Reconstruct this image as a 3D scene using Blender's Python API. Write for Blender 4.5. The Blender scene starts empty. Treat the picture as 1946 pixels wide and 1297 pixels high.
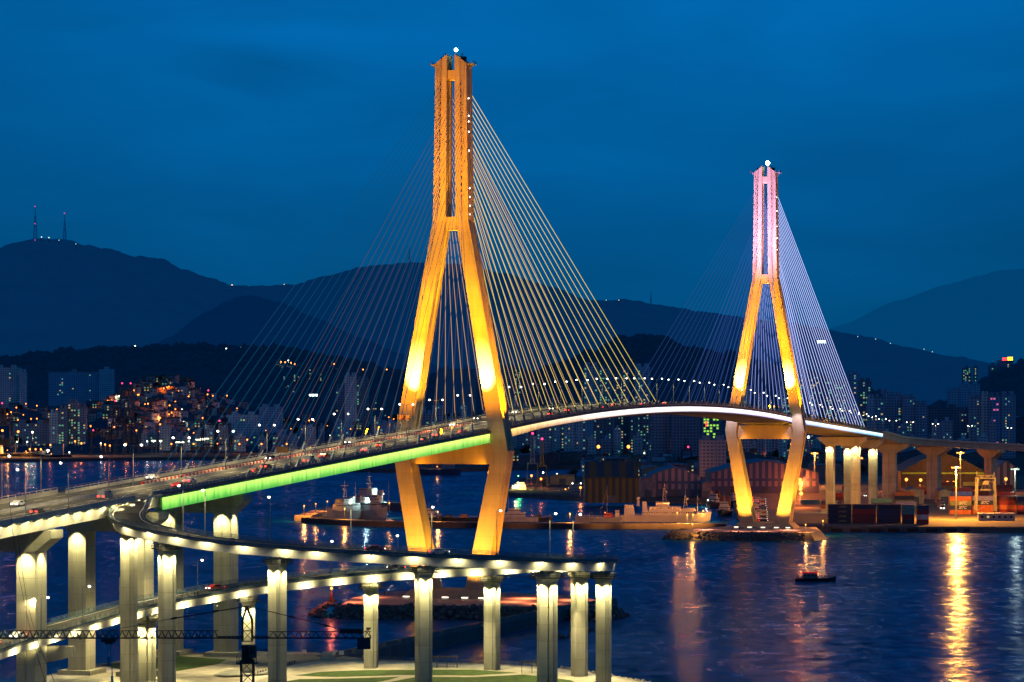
import bpy, math, random
from mathutils import Vector, Matrix, noise
random.seed(11)
R = random.random
def U(a, b): return random.uniform(a, b)
sc = bpy.context.scene
COL = sc.collection
F, CX, HY, H = 5698.0, 973.0, 740.0, 75.8      # focal length in photo pixels, principal column, horizon row, eye height
def at(px, py, Y): return Vector(((px-CX)*Y/F, Y, H-(py-HY)*Y/F))
def gnd(px, py, z=3.0):
    Y = F*(H-z)/(py-HY); return Vector(((px-CX)*Y/F, Y, z))
def xw(px, Y): return (px-CX)*Y/F
def topx(x, Y): return CX+F*x/Y
# bridge axis: s metres along from the near pylon, v metres to the right of the centre line
UX, UY = 0.2812, 0.9596
def S(s, v=0.0, z=0.0): return Vector((-20.2+UX*s+UY*v, 1036+UY*s-UX*v, z))
def zd(s):
    a = abs(s-270)
    return 69-7.5*(a/270)**2 if a <= 270 else 61.5-0.042*(a-270)

# ------------------------------------------------------------------ materials
MATS = {}
def nodes(m):
    m.use_nodes = True; nt = m.node_tree; nt.nodes.clear()
    out = nt.nodes.new('ShaderNodeOutputMaterial'); p = nt.nodes.new('ShaderNodeBsdfPrincipled')
    nt.links.new(p.outputs[0], out.inputs[0]); return nt, p, out
def mat(name, col, rough=0.7, var=0.25, scale=0.5, metal=0.0, stretch=(1, 1, 1), bump=0.0):
    if name in MATS: return MATS[name]
    m = bpy.data.materials.new(name); nt, p, out = nodes(m); N, L = nt.nodes, nt.links
    g = N.new('ShaderNodeNewGeometry'); mp = N.new('ShaderNodeMapping'); mp.inputs['Scale'].default_value = stretch
    L.new(g.outputs['Position'], mp.inputs[0])
    n = N.new('ShaderNodeTexNoise'); n.inputs['Scale'].default_value = scale; n.inputs['Detail'].default_value = 5
    L.new(mp.outputs[0], n.inputs['Vector'])
    r = N.new('ShaderNodeValToRGB')
    r.color_ramp.elements[0].position = .3; r.color_ramp.elements[1].position = .7
    r.color_ramp.elements[0].color = tuple(c*(1-var) for c in col)+(1,)
    r.color_ramp.elements[1].color = tuple(min(1, c*(1+var)) for c in col)+(1,)
    L.new(n.outputs['Fac'], r.inputs[0]); L.new(r.outputs[0], p.inputs['Base Color'])
    p.inputs['Roughness'].default_value = rough; p.inputs['Metallic'].default_value = metal
    if bump:
        b = N.new('ShaderNodeBump'); b.inputs['Strength'].default_value = bump
        L.new(n.outputs['Fac'], b.inputs['Height']); L.new(b.outputs[0], p.inputs['Normal'])
    MATS[name] = m; return m
def glow(name, col, st, sample=False):
    if name in MATS: return MATS[name]
    m = bpy.data.materials.new(name); nt, p, out = nodes(m)
    p.inputs['Base Color'].default_value = (0, 0, 0, 1); p.inputs['Specular IOR Level'].default_value = 0
    p.inputs['Emission Color'].default_value = col+(1,); p.inputs['Emission Strength'].default_value = st
    m.cycles.emission_sampling = 'AUTO' if sample else 'NONE'
    MATS[name] = m; return m
def concrete(name, col, joint=4.0, tint=.36):
    """board-marked concrete: pour joints every few metres, vertical weather streaks, blotches"""
    if name in MATS: return MATS[name]
    m = bpy.data.materials.new(name); nt, p, out = nodes(m); N, L = nt.nodes, nt.links
    g = N.new('ShaderNodeNewGeometry'); sp = N.new('ShaderNodeSeparateXYZ'); L.new(g.outputs['Position'], sp.inputs[0])
    def noi(sc_, st, det=5):
        mp = N.new('ShaderNodeMapping'); mp.inputs['Scale'].default_value = st; L.new(g.outputs['Position'], mp.inputs[0])
        n = N.new('ShaderNodeTexNoise'); n.inputs['Scale'].default_value = sc_; n.inputs['Detail'].default_value = det
        L.new(mp.outputs[0], n.inputs['Vector']); return n.outputs['Fac']
    def mth(op, a, b=None, clamp=False):
        x = N.new('ShaderNodeMath'); x.operation = op; x.use_clamp = clamp
        for i, q in enumerate((a, b)):
            if q is None: continue
            if isinstance(q, (int, float)): x.inputs[i].default_value = q
            else: L.new(q, x.inputs[i])
        return x.outputs[0]
    n1 = noi(.16, (1, 1, 1)); n2 = noi(.9, (1, 1, .07)); n3 = noi(5, (1, 1, 1), 3)
    tot = mth('ADD', mth('MULTIPLY', n1, .45), mth('ADD', mth('MULTIPLY', n2, .4), mth('MULTIPLY', n3, .15)))
    fr = mth('FRACT', mth('DIVIDE', sp.outputs['Z'], joint))
    ln = mth('LESS_THAN', fr, .035)
    lift = N.new('ShaderNodeTexWhiteNoise'); lift.noise_dimensions = '1D'
    L.new(mth('FLOOR', mth('DIVIDE', sp.outputs['Z'], joint)), lift.inputs['W'])
    tot = mth('ADD', tot, mth('MULTIPLY', mth('SUBTRACT', lift.outputs['Value'], .5), .12))
    tot = mth('SUBTRACT', tot, mth('MULTIPLY', ln, .16))
    r = N.new('ShaderNodeValToRGB'); r.color_ramp.elements[0].position = .28; r.color_ramp.elements[1].position = .72
    r.color_ramp.elements[0].color = tuple(c*(1-tint) for c in col)+(1,)
    r.color_ramp.elements[1].color = tuple(c*(1+tint) for c in col)+(1,)
    L.new(tot, r.inputs[0]); L.new(r.outputs[0], p.inputs['Base Color']); p.inputs['Roughness'].default_value = .8
    b = N.new('ShaderNodeBump'); b.inputs['Strength'].default_value = .12; b.inputs['Distance'].default_value = .02
    L.new(tot, b.inputs['Height']); L.new(b.outputs[0], p.inputs['Normal'])
    MATS[name] = m; return m
def facade(name, wall, glass, fh=2.9, fw=3.2, along_y=False):
    """rows of dark window openings on a painted wall (pattern in object space)"""
    if name in MATS: return MATS[name]
    m = bpy.data.materials.new(name); nt, p, out = nodes(m); N, L = nt.nodes, nt.links
    tc = N.new('ShaderNodeTexCoord'); sp = N.new('ShaderNodeSeparateXYZ'); L.new(tc.outputs['Object'], sp.inputs[0])
    def mth(op, a, b=None):
        x = N.new('ShaderNodeMath'); x.operation = op
        for i, q in enumerate((a, b)):
            if q is None: continue
            if isinstance(q, (int, float)): x.inputs[i].default_value = q
            else: L.new(q, x.inputs[i])
        return x.outputs[0]
    fz = mth('FRACT', mth('DIVIDE', sp.outputs['Z'], fh)); fx = mth('FRACT', mth('DIVIDE', mth('ADD', sp.outputs['X'], sp.outputs['Y']), fw))
    wz = mth('MULTIPLY', mth('GREATER_THAN', fz, .35), mth('LESS_THAN', fz, .85))
    wx = mth('MULTIPLY', mth('GREATER_THAN', fx, .2), mth('LESS_THAN', fx, .8))
    k = mth('MULTIPLY', wz, wx)
    n = N.new('ShaderNodeTexNoise'); n.inputs['Scale'].default_value = .08; L.new(tc.outputs['Object'], n.inputs['Vector'])
    mx0 = N.new('ShaderNodeMix'); mx0.data_type = 'RGBA'; L.new(n.outputs['Fac'], mx0.inputs['Factor'])
    mx0.inputs['A'].default_value = tuple(c*.65 for c in wall)+(1,); mx0.inputs['B'].default_value = tuple(min(1, c*1.3) for c in wall)+(1,)
    mx = N.new('ShaderNodeMix'); mx.data_type = 'RGBA'; L.new(k, mx.inputs['Factor'])
    L.new(mx0.outputs['Result'], mx.inputs['A']); mx.inputs['B'].default_value = glass+(1,)
    L.new(mx.outputs['Result'], p.inputs['Base Color']); p.inputs['Roughness'].default_value = .6
    MATS[name] = m; return m

# ------------------------------------------------------------------ mesh builder
class MB:
    def __init__(s): s.v = []; s.f = []; s.m = []; s.uv = {}
    def face(s, pts, m=0, uv=None):
        b = len(s.v); s.v += [tuple(p) for p in pts]; s.f.append(tuple(range(b, b+len(pts)))); s.m.append(m)
        if uv: s.uv[len(s.f)-1] = uv
    def mesh(s, vs, fs, m=0):
        b = len(s.v); s.v += [tuple(p) for p in vs]
        for f in fs: s.f.append(tuple(b+i for i in f)); s.m.append(m)
    def box(s, c, d, rz=0, m=0, rot=None):
        M = rot or Matrix.Rotation(rz, 3, 'Z'); c = Vector(c); h = Vector(d)/2
        vs = [c+M@Vector((x*h.x, y*h.y, z*h.z)) for x in (-1, 1) for y in (-1, 1) for z in (-1, 1)]
        s.mesh(vs, [(0, 1, 3, 2), (4, 6, 7, 5), (0, 4, 5, 1), (2, 3, 7, 6), (0, 2, 6, 4), (1, 5, 7, 3)], m)
    def beam(s, a, b, w, h=None, m=0):
        a, b = Vector(a), Vector(b); d = b-a; L = d.length
        if L < 1e-6: return
        q = d.to_track_quat('Y', 'Z').to_matrix(); s.box((a+b)/2, (w, L, h or w), rot=q, m=m)
    def tube(s, a, b, r0, r1=None, n=6, m=0, caps=True):
        a, b = Vector(a), Vector(b); r1 = r0 if r1 is None else r1; q = (b-a).to_track_quat('Z', 'Y').to_matrix()
        vs = []
        for k in range(n):
            t = 2*math.pi*k/n; o = q@Vector((math.cos(t), math.sin(t), 0)); vs += [a+o*r0, b+o*r1]
        fs = [(2*k, 2*((k+1) % n), 2*((k+1) % n)+1, 2*k+1) for k in range(n)]
        if caps: fs += [tuple(2*k for k in range(n))[::-1], tuple(2*k+1 for k in range(n))]
        s.mesh(vs, fs, m)
    def ball(s, c, r, m=0, nu=8, nv=5, sz=1.0, jit=0.0):
        c = Vector(c); vs = [c+Vector((0, 0, -r*sz))]
        for j in range(1, nv):
            ph = math.pi*j/nv-math.pi/2
            for i in range(nu):
                t = 2*math.pi*i/nu; k = r*(1+U(-jit, jit))
                vs.append(c+Vector((math.cos(t)*math.cos(ph)*k, math.sin(t)*math.cos(ph)*k, math.sin(ph)*k*sz)))
        vs.append(c+Vector((0, 0, r*sz))); fs = []
        for i in range(nu):
            fs.append((0, 1+(i+1) % nu, 1+i))
            for j in range(nv-2):
                a = 1+j*nu+i; b_ = 1+j*nu+(i+1) % nu; fs.append((a, b_, b_+nu, a+nu))
            e = 1+(nv-2)*nu; fs.append((e+i, e+(i+1) % nu, len(vs)-1))
        s.mesh(vs, fs, m)
    def prism(s, poly, z0, z1, m=0, mt=None, ms=None):
        n = len(poly); vs = [(p[0], p[1], z0) for p in poly]+[(p[0], p[1], z1) for p in poly]
        s.mesh(vs, [tuple(range(n, 2*n))], m if mt is None else mt)
        s.mesh(vs, [(i, (i+1) % n, (i+1) % n+n, i+n) for i in range(n)], m if ms is None else ms)
        s.mesh(vs, [tuple(range(n))[::-1]], m)
    def loft(s, secs, m=0, caps=True, closed=True):
        n = len(secs[0]); vs = [p for q in secs for p in q]; fs = []
        for j in range(len(secs)-1):
            for i in range(n if closed else n-1):
                i2 = (i+1) % n; fs.append((j*n+i, j*n+i2, (j+1)*n+i2, (j+1)*n+i))
        if caps: fs += [tuple(range(n))[::-1], tuple(range((len(secs)-1)*n, len(secs)*n))]
        s.mesh(vs, fs, m)
    def build(s, name, mats, parent=None, smooth=False, base=None):
        me = bpy.data.meshes.new(name)
        if parent is not None: off = wl(parent)
        elif base is not None: off = Vector(base)
        else:
            xs = [p[0] for p in s.v]; ys = [p[1] for p in s.v]; zs = [p[2] for p in s.v]
            off = Vector(((min(xs)+max(xs))/2, (min(ys)+max(ys))/2, min(zs)))
        me.from_pydata([(p[0]-off.x, p[1]-off.y, p[2]-off.z) for p in s.v], [], s.f)
        for q in (mats if isinstance(mats, (list, tuple)) else [mats]): me.materials.append(q)
        me.polygons.foreach_set('material_index', s.m)
        if s.uv:
            ul = me.uv_layers.new(name='UVMap')
            for fi, uvs in s.uv.items():
                for li, q in zip(me.polygons[fi].loop_indices, uvs): ul.data[li].uv = q
        if smooth: me.polygons.foreach_set('use_smooth', [True]*len(s.f))
        me.update(); o = bpy.data.objects.new(name, me); COL.objects.link(o)
        if parent is not None: o.parent = parent
        else: o.location = off
        return o
def wl(o):
    p = Vector(o.location)
    while o.parent: o = o.parent; p += Vector(o.location)
    return p
def tag(o, label=None, cat=None, group=None, kind=None):
    if label: o['label'] = label
    if cat: o['category'] = cat
    if group: o['group'] = group
    if kind: o['kind'] = kind
    return o
def thing(name, loc, label, cat, group=None, rz=0):
    o = bpy.data.objects.new(name, None); COL.objects.link(o); o.location = loc; o.rotation_euler = (0, 0, rz); o.empty_display_size = .5
    return tag(o, label, cat, group)
CH = {}
def copy_tree(o, parent=None, loc=None, rz=None, label=None, scale=None):
    c = o.copy(); COL.objects.link(c)
    if parent is not None: c.parent = parent
    if loc is not None: c.location = loc
    if rz is not None: c.rotation_euler = (0, 0, rz)
    if scale is not None: c.scale = scale
    if label: c['label'] = label
    for ch in kids(o): copy_tree(ch, c)
    return c
def kids(o):
    if o.name not in CH: CH[o.name] = list(o.children)
    return CH[o.name]
def stru(mb, name, mats, label=None, cat=None, smooth=False):
    o = mb.build(name, mats, smooth=smooth); tag(o, label, cat, None, 'structure'); return o
ORD = ['first', 'second', 'third', 'fourth', 'fifth', 'sixth', 'seventh', 'eighth', 'ninth', 'tenth', 'eleventh', 'twelfth', 'thirteenth', 'fourteenth', 'fifteenth',
       'sixteenth', 'seventeenth', 'eighteenth', 'nineteenth', 'twentieth']
def ordn(i):
    if i < 20: return ORD[i]
    k = i+1; return '%d%s' % (k, 'th' if 10 <= k % 100 <= 20 else {1: 'st', 2: 'nd', 3: 'rd'}.get(k % 10, 'th'))
ZONES = [(60, 'at the far left edge'), (140, 'left of the blue cranes'), (230, 'beside the blue cranes'), (310, 'right of the blue cranes'), (380, 'under the hilltop lamps'), (450, 'behind outermost left cables'), (560, 'above the green girder start'), (660, 'left of the slab tower'), (760, 'left of the near pylon'), (860, 'between the near pylon legs'), (980, 'behind near pylon right leg'), (1110, 'right of the near pylon'), (1240, 'left of mid-span'), (1390, 'left of the far pylon'), (1520, 'between the far pylon legs'), (1600, 'right of the far pylon'), (1700, 'behind the bridge end'), (1800, 'left of the floodlight masts'), (1880, 'behind the floodlight masts'), (9999, 'at the far right edge')]
PEND = []
def zone_label(o, base): PEND.append((o, base))
def flush_labels():
    from collections import defaultdict
    d = defaultdict(list)
    for o, b in PEND:
        px = topx(o.location.x, max(o.location.y, 1)); z = next(i for i, q in enumerate(ZONES) if px < q[0]); d[(b, z)].append((px, o))
    for (b, z), l in d.items():
        l.sort(key=lambda q: q[0])
        for i, (px, o) in enumerate(l):
            o['label'] = (b+' '+ZONES[z][1]) if len(l) == 1 else '%s %s, %s from left' % (b, ZONES[z][1], ordn(i))
def catmull(pts, step=2.0):
    P = [Vector(p) for p in pts]; P = [P[0]*2-P[1]]+P+[P[-1]*2-P[-2]]; out = []
    for i in range(1, len(P)-2):
        n = max(2, int((P[i+1]-P[i]).length/step))
        for k in range(n):
            t = k/n; a, b, c, d = P[i-1:i+3]
            out.append(.5*((2*b)+(c-a)*t+(2*a-5*b+4*c-d)*t*t+(3*b-a-3*c+d)*t**3))
    out.append(P[-2]); return out
class Path:
    """a road centre line with offsets to the right (v) and up"""
    def __init__(s, pts):
        s.p = pts; s.n = []; s.L = [0.0]
        for i in range(len(pts)):
            d = pts[min(i+1, len(pts)-1)]-pts[max(i-1, 0)]; d.z = 0; d.normalize(); s.n.append(Vector((d.y, -d.x, 0)))
            if i: s.L.append(s.L[-1]+(pts[i]-pts[i-1]).length)
    def at(s, l, v=0, h=0):
        l = min(max(l, 0), s.L[-1]-1e-4); i = 0
        lo, hi = 0, len(s.L)-1
        while hi-lo > 1:
            mid = (lo+hi)//2
            if s.L[mid] <= l: lo = mid
            else: hi = mid
        t = (l-s.L[lo])/max(1e-9, s.L[lo+1]-s.L[lo]); n = s.n[lo].lerp(s.n[lo+1], t)
        return s.p[lo].lerp(s.p[lo+1], t)+n*v+Vector((0, 0, h))
    def dir(s, l):
        d = s.at(l+.5)-s.at(l-.5); return math.atan2(d.y, d.x)
    def sweep(s, mb, sec, m=0, l0=None, l1=None, caps=True):
        ps = [(p, n) for p, n, l in zip(s.p, s.n, s.L) if (l0 is None or l > l0+.01) and (l1 is None or l < l1-.01)]
        if l0 is not None: ps.insert(0, (s.at(l0), (s.at(l0, 1)-s.at(l0))))
        if l1 is not None and l1 > (l0 or 0): ps.append((s.at(l1), (s.at(l1, 1)-s.at(l1))))
        if len(ps) < 2: return
        mb.loft([[p+n*v+Vector((0, 0, h)) for v, h in sec] for p, n in ps], m, caps)
    def railing(s, mb, v, h=1.1, rails=3, step=2.0, base=0.0, m=0, l0=0, l1=None, r=.05):
        l1 = s.L[-1] if l1 is None else l1
        for k in range(rails):
            hh = base+h*(k+1)/rails; s.sweep(mb, [(v-r, hh-r), (v+r, hh-r), (v+r, hh+r), (v-r, hh+r)], m, l0, l1)
        l = l0
        while l < l1:
            a = s.at(l, v, base); mb.box(a+Vector((0, 0, h/2)), (.12, .12, h), m=m); l += step
LIGHTS = []
def spot(loc, tgt, P, col, ang=60, blend=.6, r=.3, name='floodlight', sf=.02):
    d = bpy.data.lights.new(name, 'SPOT'); d.energy = P; d.color = col; d.spot_size = math.radians(ang); d.spot_blend = blend; d.shadow_soft_size = r; d.specular_factor = sf
    o = bpy.data.objects.new(name, d); COL.objects.link(o); o.location = loc
    o.rotation_euler = (Vector(tgt)-Vector(loc)).to_track_quat('-Z', 'Y').to_euler(); return o
def point(loc, P, col, r=.4, name='lamp_light', sf=.02):
    d = bpy.data.lights.new(name, 'POINT'); d.energy = P; d.color = col; d.shadow_soft_size = r; d.specular_factor = sf
    o = bpy.data.objects.new(name, d); COL.objects.link(o); o.location = loc; return o

CONC = concrete('pier concrete', (.42, .40, .29)); CONC2 = concrete('pylon concrete', (.44, .36, .22), 3.6, .24)
ASPH = mat('asphalt', (.055, .053, .05), .85, .25, .6); STEEL = mat('galvanised steel', (.22, .24, .25), .45, .2, 1, .4)
DARKST = mat('dark painted steel', (.03, .04, .05), .5, .2, 1); WHITE = mat('white paint', (.75, .75, .72), .5, .1, 1)
NAVY = mat('navy painted steel', (.035, .06, .10), .5, .15, .6); PAINTW = mat('road paint', (.7, .7, .66), .6, .15, .5)
GLASS = mat('dark glass', (.01, .015, .02), .12, .2, 1)
BULBW = glow('cool white lamp', (1, .95, .78), 9); BULBO = glow('sodium lamp', (1, .30, .05), 6); BULBR = glow('red lamp', (1, .03, .04), 8)
BULBG = glow('green lamp', (.15, 1, .3), 8); WINY = glow('lit window warm', (1, .75, .3), .55); WING = glow('lit window cool', (.25, .8, .45), .5); WINC = glow('lit window pale', (.35, .75, .7), .38)
TAIL = glow('tail lamp', (1, .03, .02), 9); HEAD = glow('head lamp', (1, .93, .75), 11)

# ------------------------------------------------------------------ camera, world, sun
cam = bpy.data.cameras.new('camera'); co = bpy.data.objects.new('camera', cam); COL.objects.link(co)
co.location = (0, 0, H); co.rotation_euler = (math.radians(90), 0, 0)
cam.sensor_width = 36; cam.lens = F/1946*36; cam.shift_y = (HY-648.5)/1946; cam.clip_start = 1; cam.clip_end = 60000
sc.camera = co
sc.view_settings.view_transform = 'Standard'; sc.view_settings.look = 'None'; sc.view_settings.exposure = 0; sc.view_settings.gamma = 1
sc.render.film_transparent = False
sc.cycles.use_denoising = True
try: sc.cycles.denoiser = 'OPENIMAGEDENOISE'
except Exception: pass
sc.cycles.use_light_tree = True; sc.cycles.sample_clamp_indirect = 4; sc.cycles.max_bounces = 5; sc.cycles.diffuse_bounces = 2; sc.cycles.glossy_bounces = 3
sc.cycles.caustics_reflective = False; sc.cycles.caustics_refractive = False
w = bpy.data.worlds.new('World'); sc.world = w; w.use_nodes = True; nt = w.node_tree; nt.nodes.clear(); N, L = nt.nodes, nt.links
out = N.new('ShaderNodeOutputWorld'); add = N.new('ShaderNodeAddShader'); bg = N.new('ShaderNodeBackground'); bg2 = N.new('ShaderNodeBackground')
sky = N.new('ShaderNodeTexSky'); sky.sky_type = 'NISHITA'; sky.sun_disc = False; sky.sun_elevation = math.radians(1.0); sky.sun_rotation = math.radians(-70)
tint = N.new('ShaderNodeMix'); tint.data_type = 'RGBA'; tint.blend_type = 'MULTIPLY'; tint.inputs['Factor'].default_value = 1
tint.inputs['B'].default_value = (.02, .35, 1, 1); L.new(sky.outputs[0], tint.inputs['A']); L.new(tint.outputs['Result'], bg2.inputs[0]); bg2.inputs[1].default_value = .012
tc = N.new('ShaderNodeTexCoord'); sp = N.new('ShaderNodeSeparateXYZ'); L.new(tc.outputs['Generated'], sp.inputs[0])
rp = N.new('ShaderNodeValToRGB'); el = rp.color_ramp.elements
stops = [(0.0, (0, .058, .165)), (.02, (0, .070, .205)), (.055, (0, .092, .285)), (.13, (0, .136, .435)), (.2, (0, .09, .30)), (.5, (0, .045, .16)), (1, (0, .035, .13))]
el[0].position, el[0].color = stops[0][0], stops[0][1]+(1,); el[1].position, el[1].color = stops[-1][0], stops[-1][1]+(1,)
for p_, c_ in stops[1:-1]:
    e = el.new(p_); e.color = c_+(1,)
L.new(sp.outputs['Z'], rp.inputs[0])
mp = N.new('ShaderNodeMapping'); mp.inputs['Scale'].default_value = (7, 7, 26); mp.inputs['Location'].default_value = (1.3, .4, 2.2); L.new(tc.outputs['Generated'], mp.inputs[0])
cn = N.new('ShaderNodeTexNoise'); cn.inputs['Scale'].default_value = 1.3; cn.inputs['Detail'].default_value = 6; cn.inputs['Distortion'].default_value = .4; L.new(mp.outputs[0], cn.inputs['Vector'])
cr = N.new('ShaderNodeMapRange'); cr.inputs[1].default_value = .32; cr.inputs[2].default_value = .68; cr.inputs[3].default_value = .84; cr.inputs[4].default_value = 1.06; L.new(cn.outputs['Fac'], cr.inputs[0])
ml = N.new('ShaderNodeMix'); ml.data_type = 'RGBA'; ml.blend_type = 'MULTIPLY'; ml.inputs['Factor'].default_value = 1

sq = N.new('ShaderNodeMath'); sq.operation = 'POWER'; sq.inputs[1].default_value = 2; ab = N.new('ShaderNodeMath'); ab.operation = 'ABSOLUTE'; L.new(sp.outputs['X'], ab.inputs[0]); L.new(ab.outputs[0], sq.inputs[0])
az = N.new('ShaderNodeMapRange'); az.inputs[1].default_value = 0; az.inputs[2].default_value = .03; az.inputs[3].default_value = 1.03; az.inputs[4].default_value = .84; L.new(sq.outputs[0], az.inputs[0])      # sky grows darker towards both sides
def patch(dx, dz, rx, rz_, amt):
    vs = N.new('ShaderNodeVectorMath'); vs.operation = 'SUBTRACT'; L.new(tc.outputs['Generated'], vs.inputs[0]); vs.inputs[1].default_value = (dx, 1, dz)
    vm = N.new('ShaderNodeVectorMath'); vm.operation = 'MULTIPLY'; L.new(vs.outputs[0], vm.inputs[0]); vm.inputs[1].default_value = (1/rx, 0, 1/rz_)
    ln_ = N.new('ShaderNodeVectorMath'); ln_.operation = 'LENGTH'; L.new(vm.outputs[0], ln_.inputs[0])
    ad = N.new('ShaderNodeMath'); ad.operation = 'ADD'; L.new(ln_.outputs['Value'], ad.inputs[0]); nm = N.new('ShaderNodeMath'); nm.operation = 'MULTIPLY_ADD'; L.new(cn.outputs['Fac'], nm.inputs[0]); nm.inputs[1].default_value = 1.6; nm.inputs[2].default_value = -.8; L.new(nm.outputs[0], ad.inputs[1])
    mr = N.new('ShaderNodeMapRange'); mr.interpolation_type = 'SMOOTHSTEP'; mr.inputs[1].default_value = 0; mr.inputs[2].default_value = 1.1; mr.inputs[3].default_value = 1-amt; mr.inputs[4].default_value = 1; L.new(ad.outputs[0], mr.inputs[0]); return mr.outputs[0]
m1 = N.new('ShaderNodeMath'); m1.operation = 'MULTIPLY'; L.new(az.outputs[0], m1.inputs[0]); L.new(patch(-.080, .107, .034, .012, .22), m1.inputs[1])
m2 = N.new('ShaderNodeMath'); m2.operation = 'MULTIPLY'; L.new(m1.outputs[0], m2.inputs[0]); L.new(patch(-.055, .124, .06, .008, .10), m2.inputs[1])
m3 = N.new('ShaderNodeMath'); m3.operation = 'MULTIPLY'; L.new(m2.outputs[0], m3.inputs[0]); L.new(cr.outputs[0], m3.inputs[1])
L.new(rp.outputs[0], ml.inputs['A']); L.new(m3.outputs[0], ml.inputs['B']); L.new(ml.outputs['Result'], bg.inputs[0]); bg.inputs[1].default_value = 1
L.new(bg.outputs[0], add.inputs[0]); L.new(bg2.outputs[0], add.inputs[1]); L.new(add.outputs[0], out.inputs[0])
sd = bpy.data.lights.new('sun', 'SUN'); sd.energy = .05; sd.angle = math.radians(15); sd.color = (.3, .55, 1); so = bpy.data.objects.new('sun', sd); COL.objects.link(so)
so.rotation_euler = (math.radians(55), 0, math.radians(20))

# ------------------------------------------------------------------ sea
m = bpy.data.materials.new('sea water'); nt, p, out = nodes(m); N, L = nt.nodes, nt.links; MATS['sea'] = m
p.inputs['Base Color'].default_value = (0.0, .115, .24, 1); p.inputs['Roughness'].default_value = 1; p.inputs['Specular IOR Level'].default_value = 0
g = N.new('ShaderNodeNewGeometry'); prev = None
for scl, dist, st in ((.035, 1.7, (.8, .5, 1)), (.16, .5, (.55, .7, 1)), (.5, .13, (.45, 1, 1))):
    mp = N.new('ShaderNodeMapping'); mp.inputs['Scale'].default_value = st; mp.inputs['Rotation'].default_value = (0, 0, .25); L.new(g.outputs['Position'], mp.inputs[0])
    n = N.new('ShaderNodeTexNoise'); n.inputs['Scale'].default_value = scl; n.inputs['Detail'].default_value = 4; L.new(mp.outputs[0], n.inputs['Vector'])
    b = N.new('ShaderNodeBump'); b.inputs['Strength'].default_value = 1; b.inputs['Distance'].default_value = dist; L.new(n.outputs['Fac'], b.inputs['Height'])
    if prev: L.new(prev, b.inputs['Normal'])
    prev = b.outputs[0]
gl = N.new('ShaderNodeBsdfGlossy'); gl.inputs['Roughness'].default_value = .19; gl.inputs['Color'].default_value = (.64, .74, 1, 1); L.new(prev, gl.inputs['Normal'])
fr_ = N.new('ShaderNodeFresnel'); fr_.inputs['IOR'].default_value = 1.33; fm = N.new('ShaderNodeMath'); fm.operation = 'MULTIPLY'; fm.inputs[1].default_value = .30; L.new(fr_.outputs[0], fm.inputs[0])      # waves shade each other at this low angle
def rip(scl, st):
    mp = N.new('ShaderNodeMapping'); mp.inputs['Scale'].default_value = st; mp.inputs['Rotation'].default_value = (0, 0, -.12); L.new(g.outputs['Position'], mp.inputs[0])
    n = N.new('ShaderNodeTexNoise'); n.inputs['Scale'].default_value = scl; n.inputs['Detail'].default_value = 3; n.inputs['Roughness'].default_value = .65; L.new(mp.outputs[0], n.inputs['Vector']); return n.outputs['Fac']
r1, r2 = rip(.22, (.8, .42, 1)), rip(.02, (1, .5, 1)); rs = N.new('ShaderNodeMath'); rs.operation = 'MULTIPLY_ADD'; L.new(r2, rs.inputs[0]); rs.inputs[1].default_value = .45; L.new(r1, rs.inputs[2])
rm = N.new('ShaderNodeMapRange'); L.new(rs.outputs[0], rm.inputs[0]); rm.inputs[1].default_value = .55; rm.inputs[2].default_value = .92; rm.inputs[3].default_value = .25; rm.inputs[4].default_value = 2.0; rm.clamp = False if hasattr(rm, 'clamp') else True      # facets turned to and from the eye
f2 = N.new('ShaderNodeMath'); f2.operation = 'MULTIPLY'; f2.use_clamp = True; L.new(fm.outputs[0], f2.inputs[0]); L.new(rm.outputs[0], f2.inputs[1]); fm = f2
wx = N.new('ShaderNodeMixShader'); L.new(fm.outputs[0], wx.inputs[0]); L.new(p.outputs[0], wx.inputs[1]); L.new(gl.outputs[0], wx.inputs[2]); L.new(wx.outputs[0], out.inputs[0])
mb = MB(); mb.face([(-9000, 100, 0), (9000, 100, 0), (9000, 40000, 0), (-9000, 40000, 0)]); stru(mb, 'sea', m, 'dark blue harbour water with coloured light reflections', 'sea')

# ------------------------------------------------------------------ hills
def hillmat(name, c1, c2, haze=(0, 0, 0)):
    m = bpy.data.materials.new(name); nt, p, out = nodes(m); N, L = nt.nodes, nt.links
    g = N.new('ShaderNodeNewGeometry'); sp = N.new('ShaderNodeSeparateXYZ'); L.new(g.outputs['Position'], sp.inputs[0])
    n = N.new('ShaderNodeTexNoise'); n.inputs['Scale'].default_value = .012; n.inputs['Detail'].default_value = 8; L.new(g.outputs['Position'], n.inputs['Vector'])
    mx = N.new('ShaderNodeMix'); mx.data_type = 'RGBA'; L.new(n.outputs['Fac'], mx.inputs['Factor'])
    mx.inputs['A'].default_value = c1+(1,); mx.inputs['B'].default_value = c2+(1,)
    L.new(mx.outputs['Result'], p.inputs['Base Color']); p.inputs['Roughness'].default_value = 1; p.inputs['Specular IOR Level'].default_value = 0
    p.inputs['Emission Color'].default_value = haze+(1,); p.inputs['Emission Strength'].default_value = 1; m.cycles.emission_sampling = 'NONE'      # airlight of the evening haze, painted in as emission
    MATS[name] = m; return m
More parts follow.
